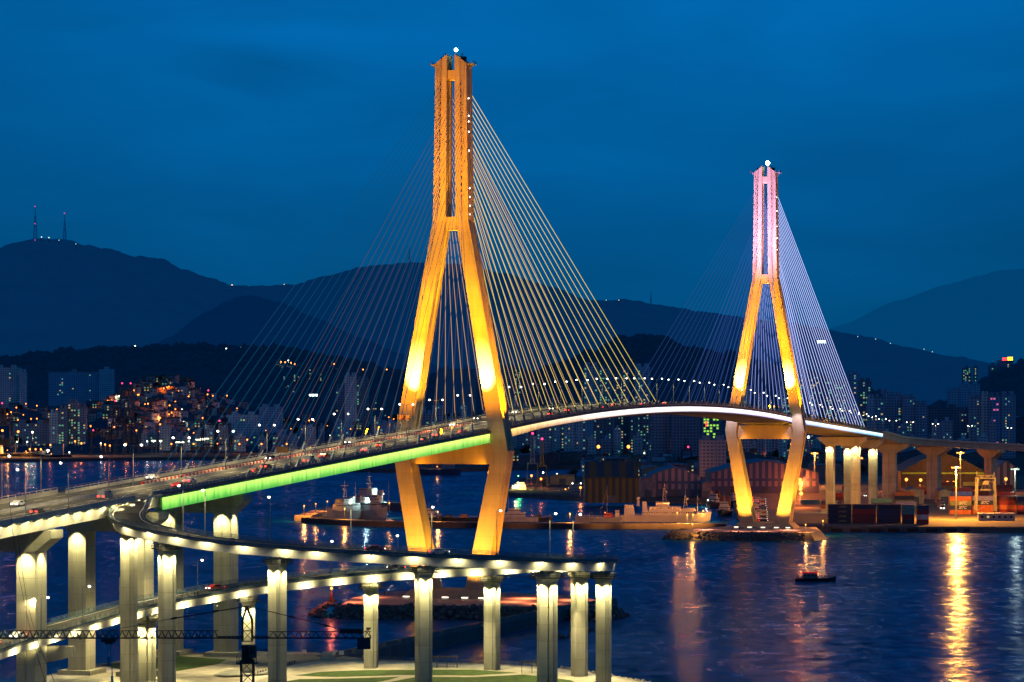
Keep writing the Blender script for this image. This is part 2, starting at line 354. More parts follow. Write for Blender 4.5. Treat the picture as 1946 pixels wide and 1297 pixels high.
class Hill:
    def __init__(s, name, pts, Yr, Yf, zf, m, label, amp=1.0, back=.35, nx=260, fine=2.0):
        s.Yr, s.Yf, s.zf, s.amp, s.fine = Yr, Yf, zf, amp, fine
        s.R = [(xw(p, Yr), H-(y-HY)*Yr/F) for p, y in pts]
        x0, x1 = s.R[0][0], s.R[-1][0]; mb = MB(); nt_ = 34; vs = []
        for j in range(nt_+8):
            Y = Yf+(Yr-Yf)*j/nt_
            for i in range(nx+1):
                x = x0+(x1-x0)*i/nx; vs.append((x, Y, s.z(x, Y)))
        W = nx+1; fs = [(j*W+i, j*W+i+1, (j+1)*W+i+1, (j+1)*W+i) for j in range(nt_+7) for i in range(nx)]
        mb.mesh(vs, fs); s.o = stru(mb, name, m, label, 'hill', smooth=True)
    def rz(s, x):
        r = s.R
        if x <= r[0][0]: return r[0][1]
        for (a, za), (b, zb) in zip(r, r[1:]):
            if x <= b:
                t = (x-a)/(b-a); t = t*t*(3-2*t)*.5+t*.5; return za+(zb-za)*t
        return r[-1][1]
    def z(s, x, Y):
        t = (Y-s.Yf)/(s.Yr-s.Yf); zr = s.rz(x)+s.fine*noise.noise((x/28, 3.1, s.Yr))*1.6+s.fine*noise.noise((x/9, 7.7, s.Yr))
        k = max(0, t); k = 1-(1-k)**1.5 if k <= 1 else 1-(k-1)*1.6
        nz = s.amp*(noise.noise((x/180, Y/180, 1.7))+.5*noise.noise((x/60, Y/60, 4.1)))*min(1, max(0, t)*2)*min(1, max(0, 1-t)*3)
        return s.zf+(zr-s.zf)*k+nz
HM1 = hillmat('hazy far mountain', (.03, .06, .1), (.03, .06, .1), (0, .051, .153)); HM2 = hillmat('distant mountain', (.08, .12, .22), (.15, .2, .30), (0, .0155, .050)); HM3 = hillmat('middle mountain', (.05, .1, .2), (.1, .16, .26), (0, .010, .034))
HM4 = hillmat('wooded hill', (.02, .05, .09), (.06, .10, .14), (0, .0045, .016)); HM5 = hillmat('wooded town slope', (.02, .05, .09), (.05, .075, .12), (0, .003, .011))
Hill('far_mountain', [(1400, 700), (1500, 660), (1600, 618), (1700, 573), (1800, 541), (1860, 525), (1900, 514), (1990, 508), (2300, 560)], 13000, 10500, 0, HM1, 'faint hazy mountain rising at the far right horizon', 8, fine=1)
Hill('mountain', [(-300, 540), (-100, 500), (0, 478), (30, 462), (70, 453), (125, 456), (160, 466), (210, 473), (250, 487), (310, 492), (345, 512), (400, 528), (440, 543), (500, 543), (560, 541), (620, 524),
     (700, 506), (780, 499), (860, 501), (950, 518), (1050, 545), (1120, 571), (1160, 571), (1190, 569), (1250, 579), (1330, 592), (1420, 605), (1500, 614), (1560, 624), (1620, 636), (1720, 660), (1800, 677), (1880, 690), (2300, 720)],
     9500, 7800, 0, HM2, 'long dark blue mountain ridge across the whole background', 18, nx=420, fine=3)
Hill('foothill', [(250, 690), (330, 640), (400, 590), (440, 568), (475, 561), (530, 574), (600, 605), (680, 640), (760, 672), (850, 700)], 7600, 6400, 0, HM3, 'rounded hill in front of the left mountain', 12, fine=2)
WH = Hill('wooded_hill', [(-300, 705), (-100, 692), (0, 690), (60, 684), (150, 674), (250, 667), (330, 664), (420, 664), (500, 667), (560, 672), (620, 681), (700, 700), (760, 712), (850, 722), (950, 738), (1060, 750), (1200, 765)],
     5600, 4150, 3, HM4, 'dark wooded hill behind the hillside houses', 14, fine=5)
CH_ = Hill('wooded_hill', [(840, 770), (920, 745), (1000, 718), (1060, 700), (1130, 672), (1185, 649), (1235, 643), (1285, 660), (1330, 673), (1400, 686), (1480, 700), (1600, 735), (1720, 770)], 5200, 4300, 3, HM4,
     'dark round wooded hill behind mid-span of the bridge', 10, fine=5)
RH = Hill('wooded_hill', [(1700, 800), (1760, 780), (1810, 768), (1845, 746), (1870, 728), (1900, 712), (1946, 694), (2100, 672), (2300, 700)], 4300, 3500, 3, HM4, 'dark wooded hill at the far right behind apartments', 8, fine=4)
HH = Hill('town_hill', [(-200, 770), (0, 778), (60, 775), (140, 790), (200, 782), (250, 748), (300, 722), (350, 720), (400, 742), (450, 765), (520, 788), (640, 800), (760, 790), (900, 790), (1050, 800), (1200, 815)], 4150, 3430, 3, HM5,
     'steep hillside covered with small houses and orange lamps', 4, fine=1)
# ------------------------------------------------------------------ bridge deck
def fascia_mat():  # edge lighting with its gradient, scallops and hues is painted in as emission
    m = bpy.data.materials.new('fascia painted light'); nt, p, out = nodes(m); N, L = nt.nodes, nt.links
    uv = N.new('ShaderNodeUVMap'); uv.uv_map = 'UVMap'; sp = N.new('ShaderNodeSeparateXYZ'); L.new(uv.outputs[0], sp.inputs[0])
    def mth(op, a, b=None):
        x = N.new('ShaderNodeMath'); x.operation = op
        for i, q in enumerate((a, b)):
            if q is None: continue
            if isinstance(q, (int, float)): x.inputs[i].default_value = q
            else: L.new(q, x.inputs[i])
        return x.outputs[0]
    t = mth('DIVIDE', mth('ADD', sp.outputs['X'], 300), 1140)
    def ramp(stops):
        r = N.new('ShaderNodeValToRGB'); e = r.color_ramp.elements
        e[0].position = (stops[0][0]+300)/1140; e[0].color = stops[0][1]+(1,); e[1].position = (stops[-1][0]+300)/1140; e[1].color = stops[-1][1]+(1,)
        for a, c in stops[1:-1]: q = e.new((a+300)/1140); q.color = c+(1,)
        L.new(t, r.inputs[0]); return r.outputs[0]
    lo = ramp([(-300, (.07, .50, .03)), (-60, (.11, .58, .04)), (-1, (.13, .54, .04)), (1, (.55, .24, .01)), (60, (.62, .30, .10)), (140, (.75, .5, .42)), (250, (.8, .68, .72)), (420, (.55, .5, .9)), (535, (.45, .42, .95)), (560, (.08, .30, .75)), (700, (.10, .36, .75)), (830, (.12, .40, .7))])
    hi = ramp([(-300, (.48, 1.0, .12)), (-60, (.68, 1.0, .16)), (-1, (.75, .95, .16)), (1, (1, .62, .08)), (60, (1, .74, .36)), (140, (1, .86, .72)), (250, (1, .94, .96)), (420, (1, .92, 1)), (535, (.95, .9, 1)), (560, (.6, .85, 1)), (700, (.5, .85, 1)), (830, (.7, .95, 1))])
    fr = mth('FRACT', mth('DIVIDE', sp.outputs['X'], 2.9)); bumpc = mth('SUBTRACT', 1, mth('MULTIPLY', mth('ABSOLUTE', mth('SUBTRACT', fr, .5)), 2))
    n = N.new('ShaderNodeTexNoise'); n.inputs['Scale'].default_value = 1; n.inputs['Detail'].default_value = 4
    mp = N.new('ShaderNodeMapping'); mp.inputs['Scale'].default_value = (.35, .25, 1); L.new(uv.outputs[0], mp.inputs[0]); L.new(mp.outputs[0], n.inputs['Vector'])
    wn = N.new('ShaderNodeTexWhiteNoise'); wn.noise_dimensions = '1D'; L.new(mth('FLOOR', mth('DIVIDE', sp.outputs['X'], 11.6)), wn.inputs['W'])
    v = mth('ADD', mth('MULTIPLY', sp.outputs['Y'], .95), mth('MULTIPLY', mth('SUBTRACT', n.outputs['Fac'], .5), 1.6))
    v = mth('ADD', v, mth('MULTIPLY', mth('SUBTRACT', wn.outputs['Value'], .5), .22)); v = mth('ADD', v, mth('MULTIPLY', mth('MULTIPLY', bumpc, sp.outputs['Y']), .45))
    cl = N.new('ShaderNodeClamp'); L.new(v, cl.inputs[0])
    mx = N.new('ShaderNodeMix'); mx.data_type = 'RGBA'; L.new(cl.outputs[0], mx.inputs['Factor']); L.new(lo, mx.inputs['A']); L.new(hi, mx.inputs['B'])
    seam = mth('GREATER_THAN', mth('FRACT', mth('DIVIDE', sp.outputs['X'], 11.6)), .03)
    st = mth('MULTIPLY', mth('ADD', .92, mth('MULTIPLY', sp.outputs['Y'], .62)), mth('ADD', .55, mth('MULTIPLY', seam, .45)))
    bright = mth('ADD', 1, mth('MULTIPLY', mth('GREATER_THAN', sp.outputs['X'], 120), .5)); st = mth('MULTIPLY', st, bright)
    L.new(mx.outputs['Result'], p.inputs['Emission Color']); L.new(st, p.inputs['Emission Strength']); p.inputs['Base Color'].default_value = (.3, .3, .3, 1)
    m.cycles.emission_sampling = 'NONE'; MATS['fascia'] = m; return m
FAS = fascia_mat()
bs = list(range(-290, 826, 5)); BP = Path([S(s, 0, zd(s)) for s in bs])
def sl(s): return (s+290)/1115*BP.L[-1]
br = thing('bridge_deck', S(270, 0, 0), 'long cable-stayed bridge deck with glowing green, pink and white sides', 'bridge deck')
mb = MB(); BP.sweep(mb, [(-14.6, 0), (14.6, 0), (14.6, -.55), (13.9, -.75), (13.9, -3.3), (9.5, -4.1), (-9.5, -4.1), (-13.9, -3.3), (-13.9, -.75), (-14.6, -.55)]); mb.build('girder', concrete('girder grey', (.12, .13, .14), 99), br)
mb = MB(); BP.sweep(mb, [(-11.6, .004), (11.6, .004), (11.6, .012), (-11.6, .012)]); mb.build('road_surface', ASPH, br)
mb = MB()
for v in (-11.2, -1.3, 1.3, 11.2): BP.sweep(mb, [(v-.1, .016), (v+.1, .016), (v+.1, .022), (v-.1, .022)])
for v in (-7.9, -4.6, 4.6, 7.9):
    l = 0
    while l < BP.L[-1]-4: BP.sweep(mb, [(v-.09, .016), (v+.09, .016), (v+.09, .022), (v-.09, .022)], 0, l, l+5.1); l += 13
mb.build('lane_marking', PAINTW, br)
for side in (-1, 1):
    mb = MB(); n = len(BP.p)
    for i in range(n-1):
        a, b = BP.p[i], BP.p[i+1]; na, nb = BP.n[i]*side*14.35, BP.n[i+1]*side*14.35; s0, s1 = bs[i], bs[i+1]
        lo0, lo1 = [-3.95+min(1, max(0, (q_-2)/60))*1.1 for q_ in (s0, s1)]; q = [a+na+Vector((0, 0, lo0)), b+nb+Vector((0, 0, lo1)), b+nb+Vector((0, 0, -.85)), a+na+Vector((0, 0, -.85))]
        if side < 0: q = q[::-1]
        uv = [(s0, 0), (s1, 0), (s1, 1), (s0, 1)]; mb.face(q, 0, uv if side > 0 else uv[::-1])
    mb.build('fascia_painted_light', FAS, br)
    mb = MB(); BP.sweep(mb, [(side*14.3-.12, .0), (side*14.3+.12, 0), (side*14.3+.12, .45), (side*14.3-.12, .45)]); BP.railing(mb, side*14.3, .9, 2, 2.5, .45)
    mb.build('outer_railing', NAVY, br)
    mb = MB(); BP.sweep(mb, [(side*11.9-.22, .012), (side*11.9+.22, .012), (side*11.9+.12, .75), (side*11.9-.12, .75)]); BP.railing(mb, side*11.9, .5, 1, 5, .75); mb.build('crash_barrier', concrete('barrier concrete', (.42, .40, .35), 99), br)
mb = MB(); BP.sweep(mb, [(-.32, .012), (.32, .012), (.14, .85), (-.14, .85)]); mb.build('median_barrier', MATS['barrier concrete'], br)

# red and white temporary barrier on the far carriageway
mb = MB(); k = 0; s = -262
while s < 30:
    a, b = S(s, -3.2, zd(s)), S(s+1.3, -3.2, zd(s+1.3)); mb.beam(a+Vector((0, 0, .55)), b+Vector((0, 0, .55)), .5, 1.0, m=k % 2); k += 1; s += 1.32
o = mb.build('traffic_barrier', [mat('barrier red', (.75, .04, .02), .5, .1, 1), mat('barrier white', (.8, .75, .62), .5, .1, 1)]); tag(o, 'long red and white striped temporary barrier along the bridge deck', 'barrier')

# ------------------------------------------------------------------ pylons
def psec(c, wv, wd, side, z, s0, rec=.55):
    """plan section of a leg: v centre c (signed by side), width wv across, wd along; grooved outer and inner sides"""
    h, d = wv/2, wd/2; ch = .35
    loc = [(-h, -d), (h, -d), (h, -.22*wd), (h-rec, -.16*wd), (h-rec, .16*wd), (h, .22*wd), (h, d), (-h, d), (-h, .22*wd), (-h+rec, .16*wd), (-h+rec, -.16*wd), (-h, -.22*wd)]
    return [S(s0+u, side*c+v, z) for v, u in loc]
def pylon(s0, label, near):
    root = thing('bridge_pylon', S(s0, 0, 4), label, 'bridge pylon')
    tz = 190
    for side in (-1, 1):
        mb = MB()
        prof = [(6.5, 9.2, 7.4, 9.6), (30, 13.4, 6.4, 8.8), (52, 17.5, 5.7, 8.3), (54.6, 17.8, 5.8, 8.3), (58, 17.3, 5.8, 8.3), (95, 10.9, 5.3, 7.6), (129, 5.0, 4.7, 7.1), (134, 4.15, 4.4, 7.0)]
        mb.loft([psec(c, w_, d, side, z, s0) for z, c, w_, d in prof]); mb.build('leg', CONC2, root)
        mb = MB(); secs = [psec(c, w_, d, side, z, s0, .3) for z, c, w_, d in [(134.002, 4.1, 4.6, 7.0), (160, 3.75, 4.4, 6.8), (187.6, 3.5, 4.2, 6.6)]]
        top = []
        for q in psec(3.5, 4.2, 6.6, side, 187.6, s0, .3):
            rel = Vector(q)-S(s0, 0, 187.6); v = (rel.x*UY-rel.y*UX)*side; top.append(q+Vector((0, 0, (5.7-v)*.75+.4)))
        mb.loft(secs+[top]); col = mb.build('column', CONC2, root)
        for i in range(20):
            ah = MB()
            z = 180.7-2.15*i; c = 3.5+(187.6-z)/53.6*.6
            for e in (-1,): ah.box(S(s0-3.32, side*c, z), (.36, .3, .5 if i < 15 else 1.3), rz=math.atan2(UY, UX)-math.pi/2)
            ah.build('anchor_socket', DARKST, col)
        mb = MB(); a = S(s0, side*5.3, 187.9); mb.box(a+Vector((UY*side*1.1, -UX*side*1.1, 0)), (2.6, 5.2, .25), rz=math.atan2(UY, UX)-math.pi/2)
        for k in range(6): mb.box(a+Vector((UY*side*2.2, -UX*side*2.2, .65))+Vector((UX, UY, 0))*(k-2.5), (.12, .12, 1.1))
        mb.beam(a, a+Vector((UY*side*2.2, -UX*side*2.2, .1))+Vector((0, 0, -.1)), .2); mb.beam(S(s0, side*5.4, 185.8), a+Vector((UY*side*2.2, -UX*side*2.2, -.1)), .25); mb.build('maintenance_platform', STEEL, root)
        mb = MB()
        for u_, hh in ((-1.5, 1.6), (.4, 2.3), (2, 1.2)): mb.tube(S(s0+u_, side*3.2, 188.2), S(s0+u_, side*3.2, 190+hh), .12)
        for u_ in (-2.5, -1, 1, 2.5): mb.beam(S(s0+u_, side*1.8, 190.4), S(s0+u_, side*4.8, 189.1), .1)
        mb.beam(S(s0-2.5, side*1.8, 191), S(s0+2.5, side*1.8, 191), .12); mb.box(S(s0, side*3.8, 189.9), (1.8, 2.2, 1.2)); mb.build('rooftop_equipment', DARKST, root)
    for (z0, z1, hw, d, nm) in ((182.6, 185.8, 1.55, 4.6, 'crossbeam'), (130.6, 135.2, 1.9, 5.6, 'crossbeam'), (50.0, 57.0, 14.6, 6.2, 'crossbeam')):
        mb = MB(); q = [S(s0+u_*d/2, v*hw, 0) for u_, v in ((-1, -1), (-1, 1), (1, 1), (1, -1))]; mb.prism([(a.x, a.y) for a in q], z0, z1); mb.build(nm, CONC2, root)
    mb = MB(); q0 = [S(s0+u_*8.5, v*16.5, 4) for u_, v in ((-1, -1), (-1, 1), (1, 1), (1, -1))]; q1 = [S(s0+u_*6.8, v*13.4, 6.8) for u_, v in ((-1, -1), (-1, 1), (1, 1), (1, -1))]; mb.loft([q0, q1]); mb.build('base_block', CONC2, root)
    mb = MB(); mb.tube(S(s0, .9, 189), S(s0, .9, 192.2), .15); mb.ball(S(s0, .9, 193), .65 if near else 1.15, 1); mb.build('beacon', [STEEL, glow('white beacon', (.75, 1, .75) if near else (.85, 1, .9), 18)], root)
    for k in range(4):
        mb = MB(); mb.box(S(s0, (k-1.5)*6, 57.6), (1.6, 1.6, 1.2)); mb.build('bearing', STEEL, root)
    wl_ = [(-5.8, 152), (-6.2, 136.5), (5.9, 176), (6, 170), (6, 164.5), (5.95, 168), (6.1, 158), (6.3, 145), (6.3, 142), (6.4, 139), (6.35, 136)] if near else [(-5.8, 168), (-5.9, 160), (-6, 153), (5.9, 175), (6, 168), (6, 160), (6.1, 154), (6.2, 148)]
    for v, z in wl_:
        mb = MB(); mb.ball(S(s0-1.5, v, z), .22, 0, 6, 4); mb.build('wall_lamp', glow('wall lamp', (1, .85, .8), 9), root)
    for s_, v in ((-12, -13), (-12, -6), (-12, 1), (-12, 8), (-12, 14)):
        mb = MB(); mb.box(S(s0+s_, v, 4.5), (2.6, 1.2, .9), rz=-.28); mb.box(S(s0+s_-.75, v, 4.75), (2.2, .5, .3), rz=-.28, m=1); mb.build('floodlight_box', [mat('box grey', (.25, .26, .28)), glow('box glow', (1, .85, .6), 3)], root)
    return root
P1 = pylon(0, 'tall A-shaped concrete bridge pylon lit golden orange, nearer of the two', True)
P2 = pylon(540, 'A-shaped bridge pylon lit pink above and gold below, farther away', False)
STAY_GLOW = {('n', 'mr'): glow('gold stay', (1, .74, .12), 1.15), ('n', 'ml'): glow('rose gold stay', (1, .55, .22), .75), ('n', 'sr'): glow('dim rose stay', (.34, .24, .34), .24), ('n', 'sl'): glow('dim blue stay', (.02, .24, .50), .30),  # floodlight on the stays is painted in as emission, one tint per fan
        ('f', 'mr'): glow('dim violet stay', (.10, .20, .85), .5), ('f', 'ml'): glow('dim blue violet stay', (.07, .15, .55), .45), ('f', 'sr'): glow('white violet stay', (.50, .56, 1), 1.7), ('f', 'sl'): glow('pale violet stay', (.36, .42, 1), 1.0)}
ANCH = mat('anchor tube', (.20, .28, .38), .45, .1, 1, .3); ANY = mat('anchor cap', (.6, .45, .1), .5)
for s0, root, key in ((0, P1, 'n'), (540, P2, 'f')):
    for side in (-1, 1):
        for dr in (-1, 1):
            main = (dr > 0) == (key == 'n'); cm = STAY_GLOW[(key, ('m' if main else 's')+('r' if side > 0 else 'l'))]
            for i in range(20):
                z1 = 180.7-2.15*(19-i); c = 3.5+(187.6-z1)/53.6*.6
                off = 20+11.95*i if main else (20+12*i if i < 12 else 152+9.7*(i-11))
                s = s0+dr*off; a = S(s, side*13.15, zd(s)+.1); b = S(s0+dr*3.6, side*c, z1); d = (b-a).normalized()
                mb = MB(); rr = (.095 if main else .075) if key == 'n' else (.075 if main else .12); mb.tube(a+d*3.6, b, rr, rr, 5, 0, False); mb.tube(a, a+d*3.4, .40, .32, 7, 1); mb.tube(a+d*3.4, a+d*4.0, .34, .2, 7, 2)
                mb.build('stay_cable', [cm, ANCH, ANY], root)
# pylon floodlighting
GOLD = (1, .47, .02); ORG = (1, .34, 0); AMB = (1, .40, 0)
def D(s, v, h=1.6): return S(s, v, zd(s)+h)
for s0, near in ((0, True), (540, False)):
    upc = (1, .32, .0) if near else (1, .50, 1.25)
    for side in (-1, 1):
        spot(D(s0-17, side*15.0), S(s0-3.6, side*12.4, 82), 1050e3, (1, .60, .16), 24, 1)               # hot wash up the front of each leg
        spot(D(s0-60, side*14), S(s0-3.6, side*11.5, 88), 720e3, ORG, 44, 1)                             # soft fill of the whole leg
        spot(D(s0-30, side*8), S(s0-3.6, side*6.0, 124), 520e3, AMB, 46, 1)
        spot(D(s0-1, 0, 2), S(s0-1, side*11.0, 90), 95e3, GOLD, 74, 1)                                   # inner faces
        spot(D(s0-2, side*24, 0), S(s0, side*10, 105), 300e3, ORG, 66, 1)                                # outer faces
        spot(D(s0-2, side*26, 0), S(s0, side*5, 165), 420e3, ORG, 38, 1)
        spot(D(s0-70, side*9, 3), S(s0-3, side*3.6, 163 if near else 168), 1050e3 if near else 1700e3, upc, 27, 1)     # upper columns
        spot(S(s0-19, side*6, 6), S(s0-4, side*11.0, 21), 150e3, (1, .45, .05), 62, 1)                # lower legs
        spot(S(s0-30, side*8.5, 5), S(s0-4, side*15, 42), 85e3, ORG, 50, 1)
        spot(S(s0-1, side*1.5, 9.5), S(s0, side*13, 34), 80e3, GOLD, 60, 1)
        spot(S(s0+1, side*25, 6), S(s0, side*15, 38), 130e3, ORG, 56, 1)
        spot(S(s0-5, side*14.2, 46.5), S(s0-3.2, side*6, 54), 9e3, ORG, 75, 1)                           # crossbeam ends
    if not near:
        for side in (-1, 1): spot(D(s0-34, side*6), S(s0-3.4, side*4.2, 138), 420e3, ORG, 22, 1)
    spot(S(s0-2, 0, 140), S(s0-1, 0, 186), 12e3, AMB, 50, .9)
    spot(S(s0+.5, 0, 100), S(s0, 0, 131), 30e3, GOLD, 45, .9)
for side in (-1, 1): spot(S(540-10, side*19, 66), S(540-4, side*17, 57), 9e3, (.8, .7, 1), 70, 1)

# ------------------------------------------------------------------ approach viaducts
GIR = concrete('viaduct girder', (.36, .35, .31), 99)
def viaduct(name, pts, hw, depth, label, parapet=True, step=3.0):
    P = Path(pts); base = pts[len(pts)//2].copy(); base.z = 0; root = thing(name, base, label, 'viaduct')
    mb = MB(); P.sweep(mb, [(-hw, 0), (hw, 0), (hw, -.45), (hw-1.0, -.7), (hw-1.6, -depth), (-hw+1.6, -depth), (-hw+1, -.7), (-hw, -.45)]); mb.build('girder', GIR, root)
    mb = MB(); P.sweep(mb, [(-hw+.5, .004), (hw-.5, .004), (hw-.5, .014), (-hw+.5, .014)]); mb.build('road_surface', ASPH, root)
    return root, P
lv, LP = viaduct('approach_viaduct', [S(s, 0, zd(s)) for s in range(-470, -289, 5)], 14.6, 3.2, 'wide concrete approach viaduct entering from the left edge')
mb = MB()
for v in (-13.6, -1.2, 1.2, 11.2): LP.sweep(mb, [(v-.1, .018), (v+.1, .018), (v+.1, .024), (v-.1, .024)])
for v in (-9.4, -5.3, 4.6, 7.9):
    l = 0
    while l < LP.L[-1]-6: LP.sweep(mb, [(v-.09, .018), (v+.09, .018), (v+.09, .024), (v-.09, .024)], 0, l, l+5.1); l += 13
mb.build('lane_marking', PAINTW, lv)
for v, h_ in ((-14.35, 1.0), (14.35, 1.1)):
    mb = MB(); LP.sweep(mb, [(v-.18, 0), (v+.18, 0), (v+.12, h_), (v-.12, h_)], 0, 0, None if v < 0 else LP.L[-1]-17); LP.railing(mb, v, .5, 1, 4, h_, 0, 0, None if v < 0 else LP.L[-1]-17); mb.build('parapet', MATS['barrier concrete'], lv)
mb = MB(); LP.sweep(mb, [(-.32, .012), (.32, .012), (.14, .85), (-.14, .85)]); mb.build('median_barrier', MATS['barrier concrete'], lv)
rpts = catmull([S(825, 0, zd(825)), S(860, 0.3, zd(860)), Vector((233, 1895, 45.6)), Vector((252, 1945, 43.4)), Vector((282, 1985, 41.2)), Vector((325, 2012, 38.8)), Vector((380, 2030, 35.6)), Vector((460, 2045, 31.5)), Vector((600, 2060, 26))], 4)
rv, RP = viaduct('approach_viaduct', rpts, 14.2, 3.6, 'brown lit approach viaduct curving off to the right edge')
for v in (-14, 14):
    mb = MB(); RP.sweep(mb, [(v-.18, 0), (v+.18, 0), (v+.12, 1.0), (v-.12, 1.0)]); mb.build('parapet', MATS['barrier concrete'], rv)
mb = MB(); RP.sweep(mb, [(-.32, .012), (.32, .012), (.14, .85), (-.14, .85)]); mb.build('median_barrier', MATS['barrier concrete'], rv)
mb = MB()
for v in (-7.9, -4.6, 4.6, 7.9, -12, 12): RP.sweep(mb, [(v-.09, .018), (v+.09, .018), (v+.09, .024), (v-.09, .024)])
mb.build('lane_marking', PAINTW, rv)

# helical ramp
RAMP = catmull([S(-290.3, 9.6, zd(-290)-.04), S(-298, 10.6, zd(-298)-.06)] + [at(px, HY+(H-z)*F/Y, Y) for px, Y, z in
    [(248, 729, 46.9), (240, 721, 45.6), (254, 713, 44.0), (317, 705, 42.4), (400, 702, 40.7), (527, 700, 39.3), (665, 699, 38.2), (805, 700, 37.3), (940, 704, 36.3), (1040, 712, 35.3), (1100, 720, 34.7), (1136, 730, 34.1), (1141, 740, 33.5),
     (1115, 751, 32.8), (1070, 759, 32.0), (1010, 767, 31.4), (935, 771, 30.6), (830, 775, 29.7), (705, 776, 28.5), (590, 773, 27.3), (472, 765, 25.9), (370, 754, 24.2), (278, 742, 22.8), (180, 722, 21), (80, 700, 19.2), (0, 682, 17.8), (-80, 665, 16), (-260, 640, 13)]], 2.2)
RPATH = Path(RAMP); LSPLIT = next(l for p_, l in zip(RPATH.p, RPATH.L) if p_.y > 736 and p_.x > 10)
rr = thing('spiral_ramp', (0, 720, 0), 'long single-lane spiral ramp looping down on lit concrete piers', 'ramp')
RC = concrete('ramp girder', (.5, .49, .45), 99, .12)
mb = MB(); RPATH.sweep(mb, [(-4.3, 0), (4.3, 0), (4.3, -.4), (3.35, -.6), (3.1, -2.5), (-3.1, -2.5), (-3.35, -.6), (-4.3, -.4)], 0, 6); mb.build('girder', RC, rr)
mb = MB(); RPATH.sweep(mb, [(-3.8, .06), (3.8, .06), (3.8, .07), (-3.8, .07)], 0, 2); mb.build('road_surface', ASPH, rr)
mb = MB()
for v in (-3.2, 3.2): RPATH.sweep(mb, [(v-.13, .076), (v+.13, .076), (v+.13, .082), (v-.13, .082)], 0, 2)
mb.build('lane_marking', PAINTW, rr)
for v in (-4.15, 4.15):
    mb = MB(); RPATH.sweep(mb, [(v-.15, -.5), (v+.15, -.5), (v+.15, .42), (v-.15, .42)], 0, 20 if v > 0 else 26); mb.build('kerb', mat('teal painted kerb', (.08, .13, .16), .6), rr)
    mb = MB(); RPATH.railing(mb, v, .95, 3, 2.2, .4, 0, 20 if v > 0 else 26, r=.045); mb.build('railing', mat('teal railing', (.10, .17, .20), .5), rr)

# lamps under the ramp edges
WARM = (1, .86, .40)
SCAL = [240, 268, 296, 345, 402, 472, 543, 612, 709, 791, 872, 945, 1014, 1073, 1114, 1148]
lb = []
def ramp_lamp(l, v, P, tilt=.55, drop=0):
    a = RPATH.at(l, v*1.19, -.42+drop); lb.append(a)
    spot(a+Vector((0, 0, -.1)), RPATH.at(l, v*.70, -2.3), P*3.2, WARM, 150, .5, .12, 'girder_lamp', sf=0.05)
for px in SCAL:
    l = min((abs(topx(p_.x, p_.y)-px)+(0 if q < LSPLIT+8 else 9999)+(9999 if (px > 262 and p_.y > 722 and p_.x < 0) else 0), q) for p_, q in zip(RPATH.p, RPATH.L))[1]
    ramp_lamp(l, 4.0, 520)
l = LSPLIT+12
while l < RPATH.L[-1]-10:
    a = RPATH.at(l, -3.2, -2.75)
    spot(RPATH.at(l, -5.0, -2.9), RPATH.at(l+.1, -2.9, -1.9), 1700, WARM, 140, .8, .15, 'girder_lamp', sf=0.05); lb.append(RPATH.at(l, -4.6, -3.2)); l += 9.4
for a in lb:
    mb = MB(); mb.box(a, (.5, .35, .2)); mb.build('lamp', DARKST, rr)
for s in range(-430, -292, 7):        # wall washers along the near side of the left viaduct
    spot(S(s, 15.9, zd(s)-.5), S(s, 13.2, zd(s)-3.0), 2600, WARM, 150, .7, .15, 'girder_lamp', sf=0.05)
    mb = MB(); mb.box(S(s, 15.3, zd(s)-.3), (.5, 1.2, .25), rz=1.28); mb.build('lamp', DARKST, lv)

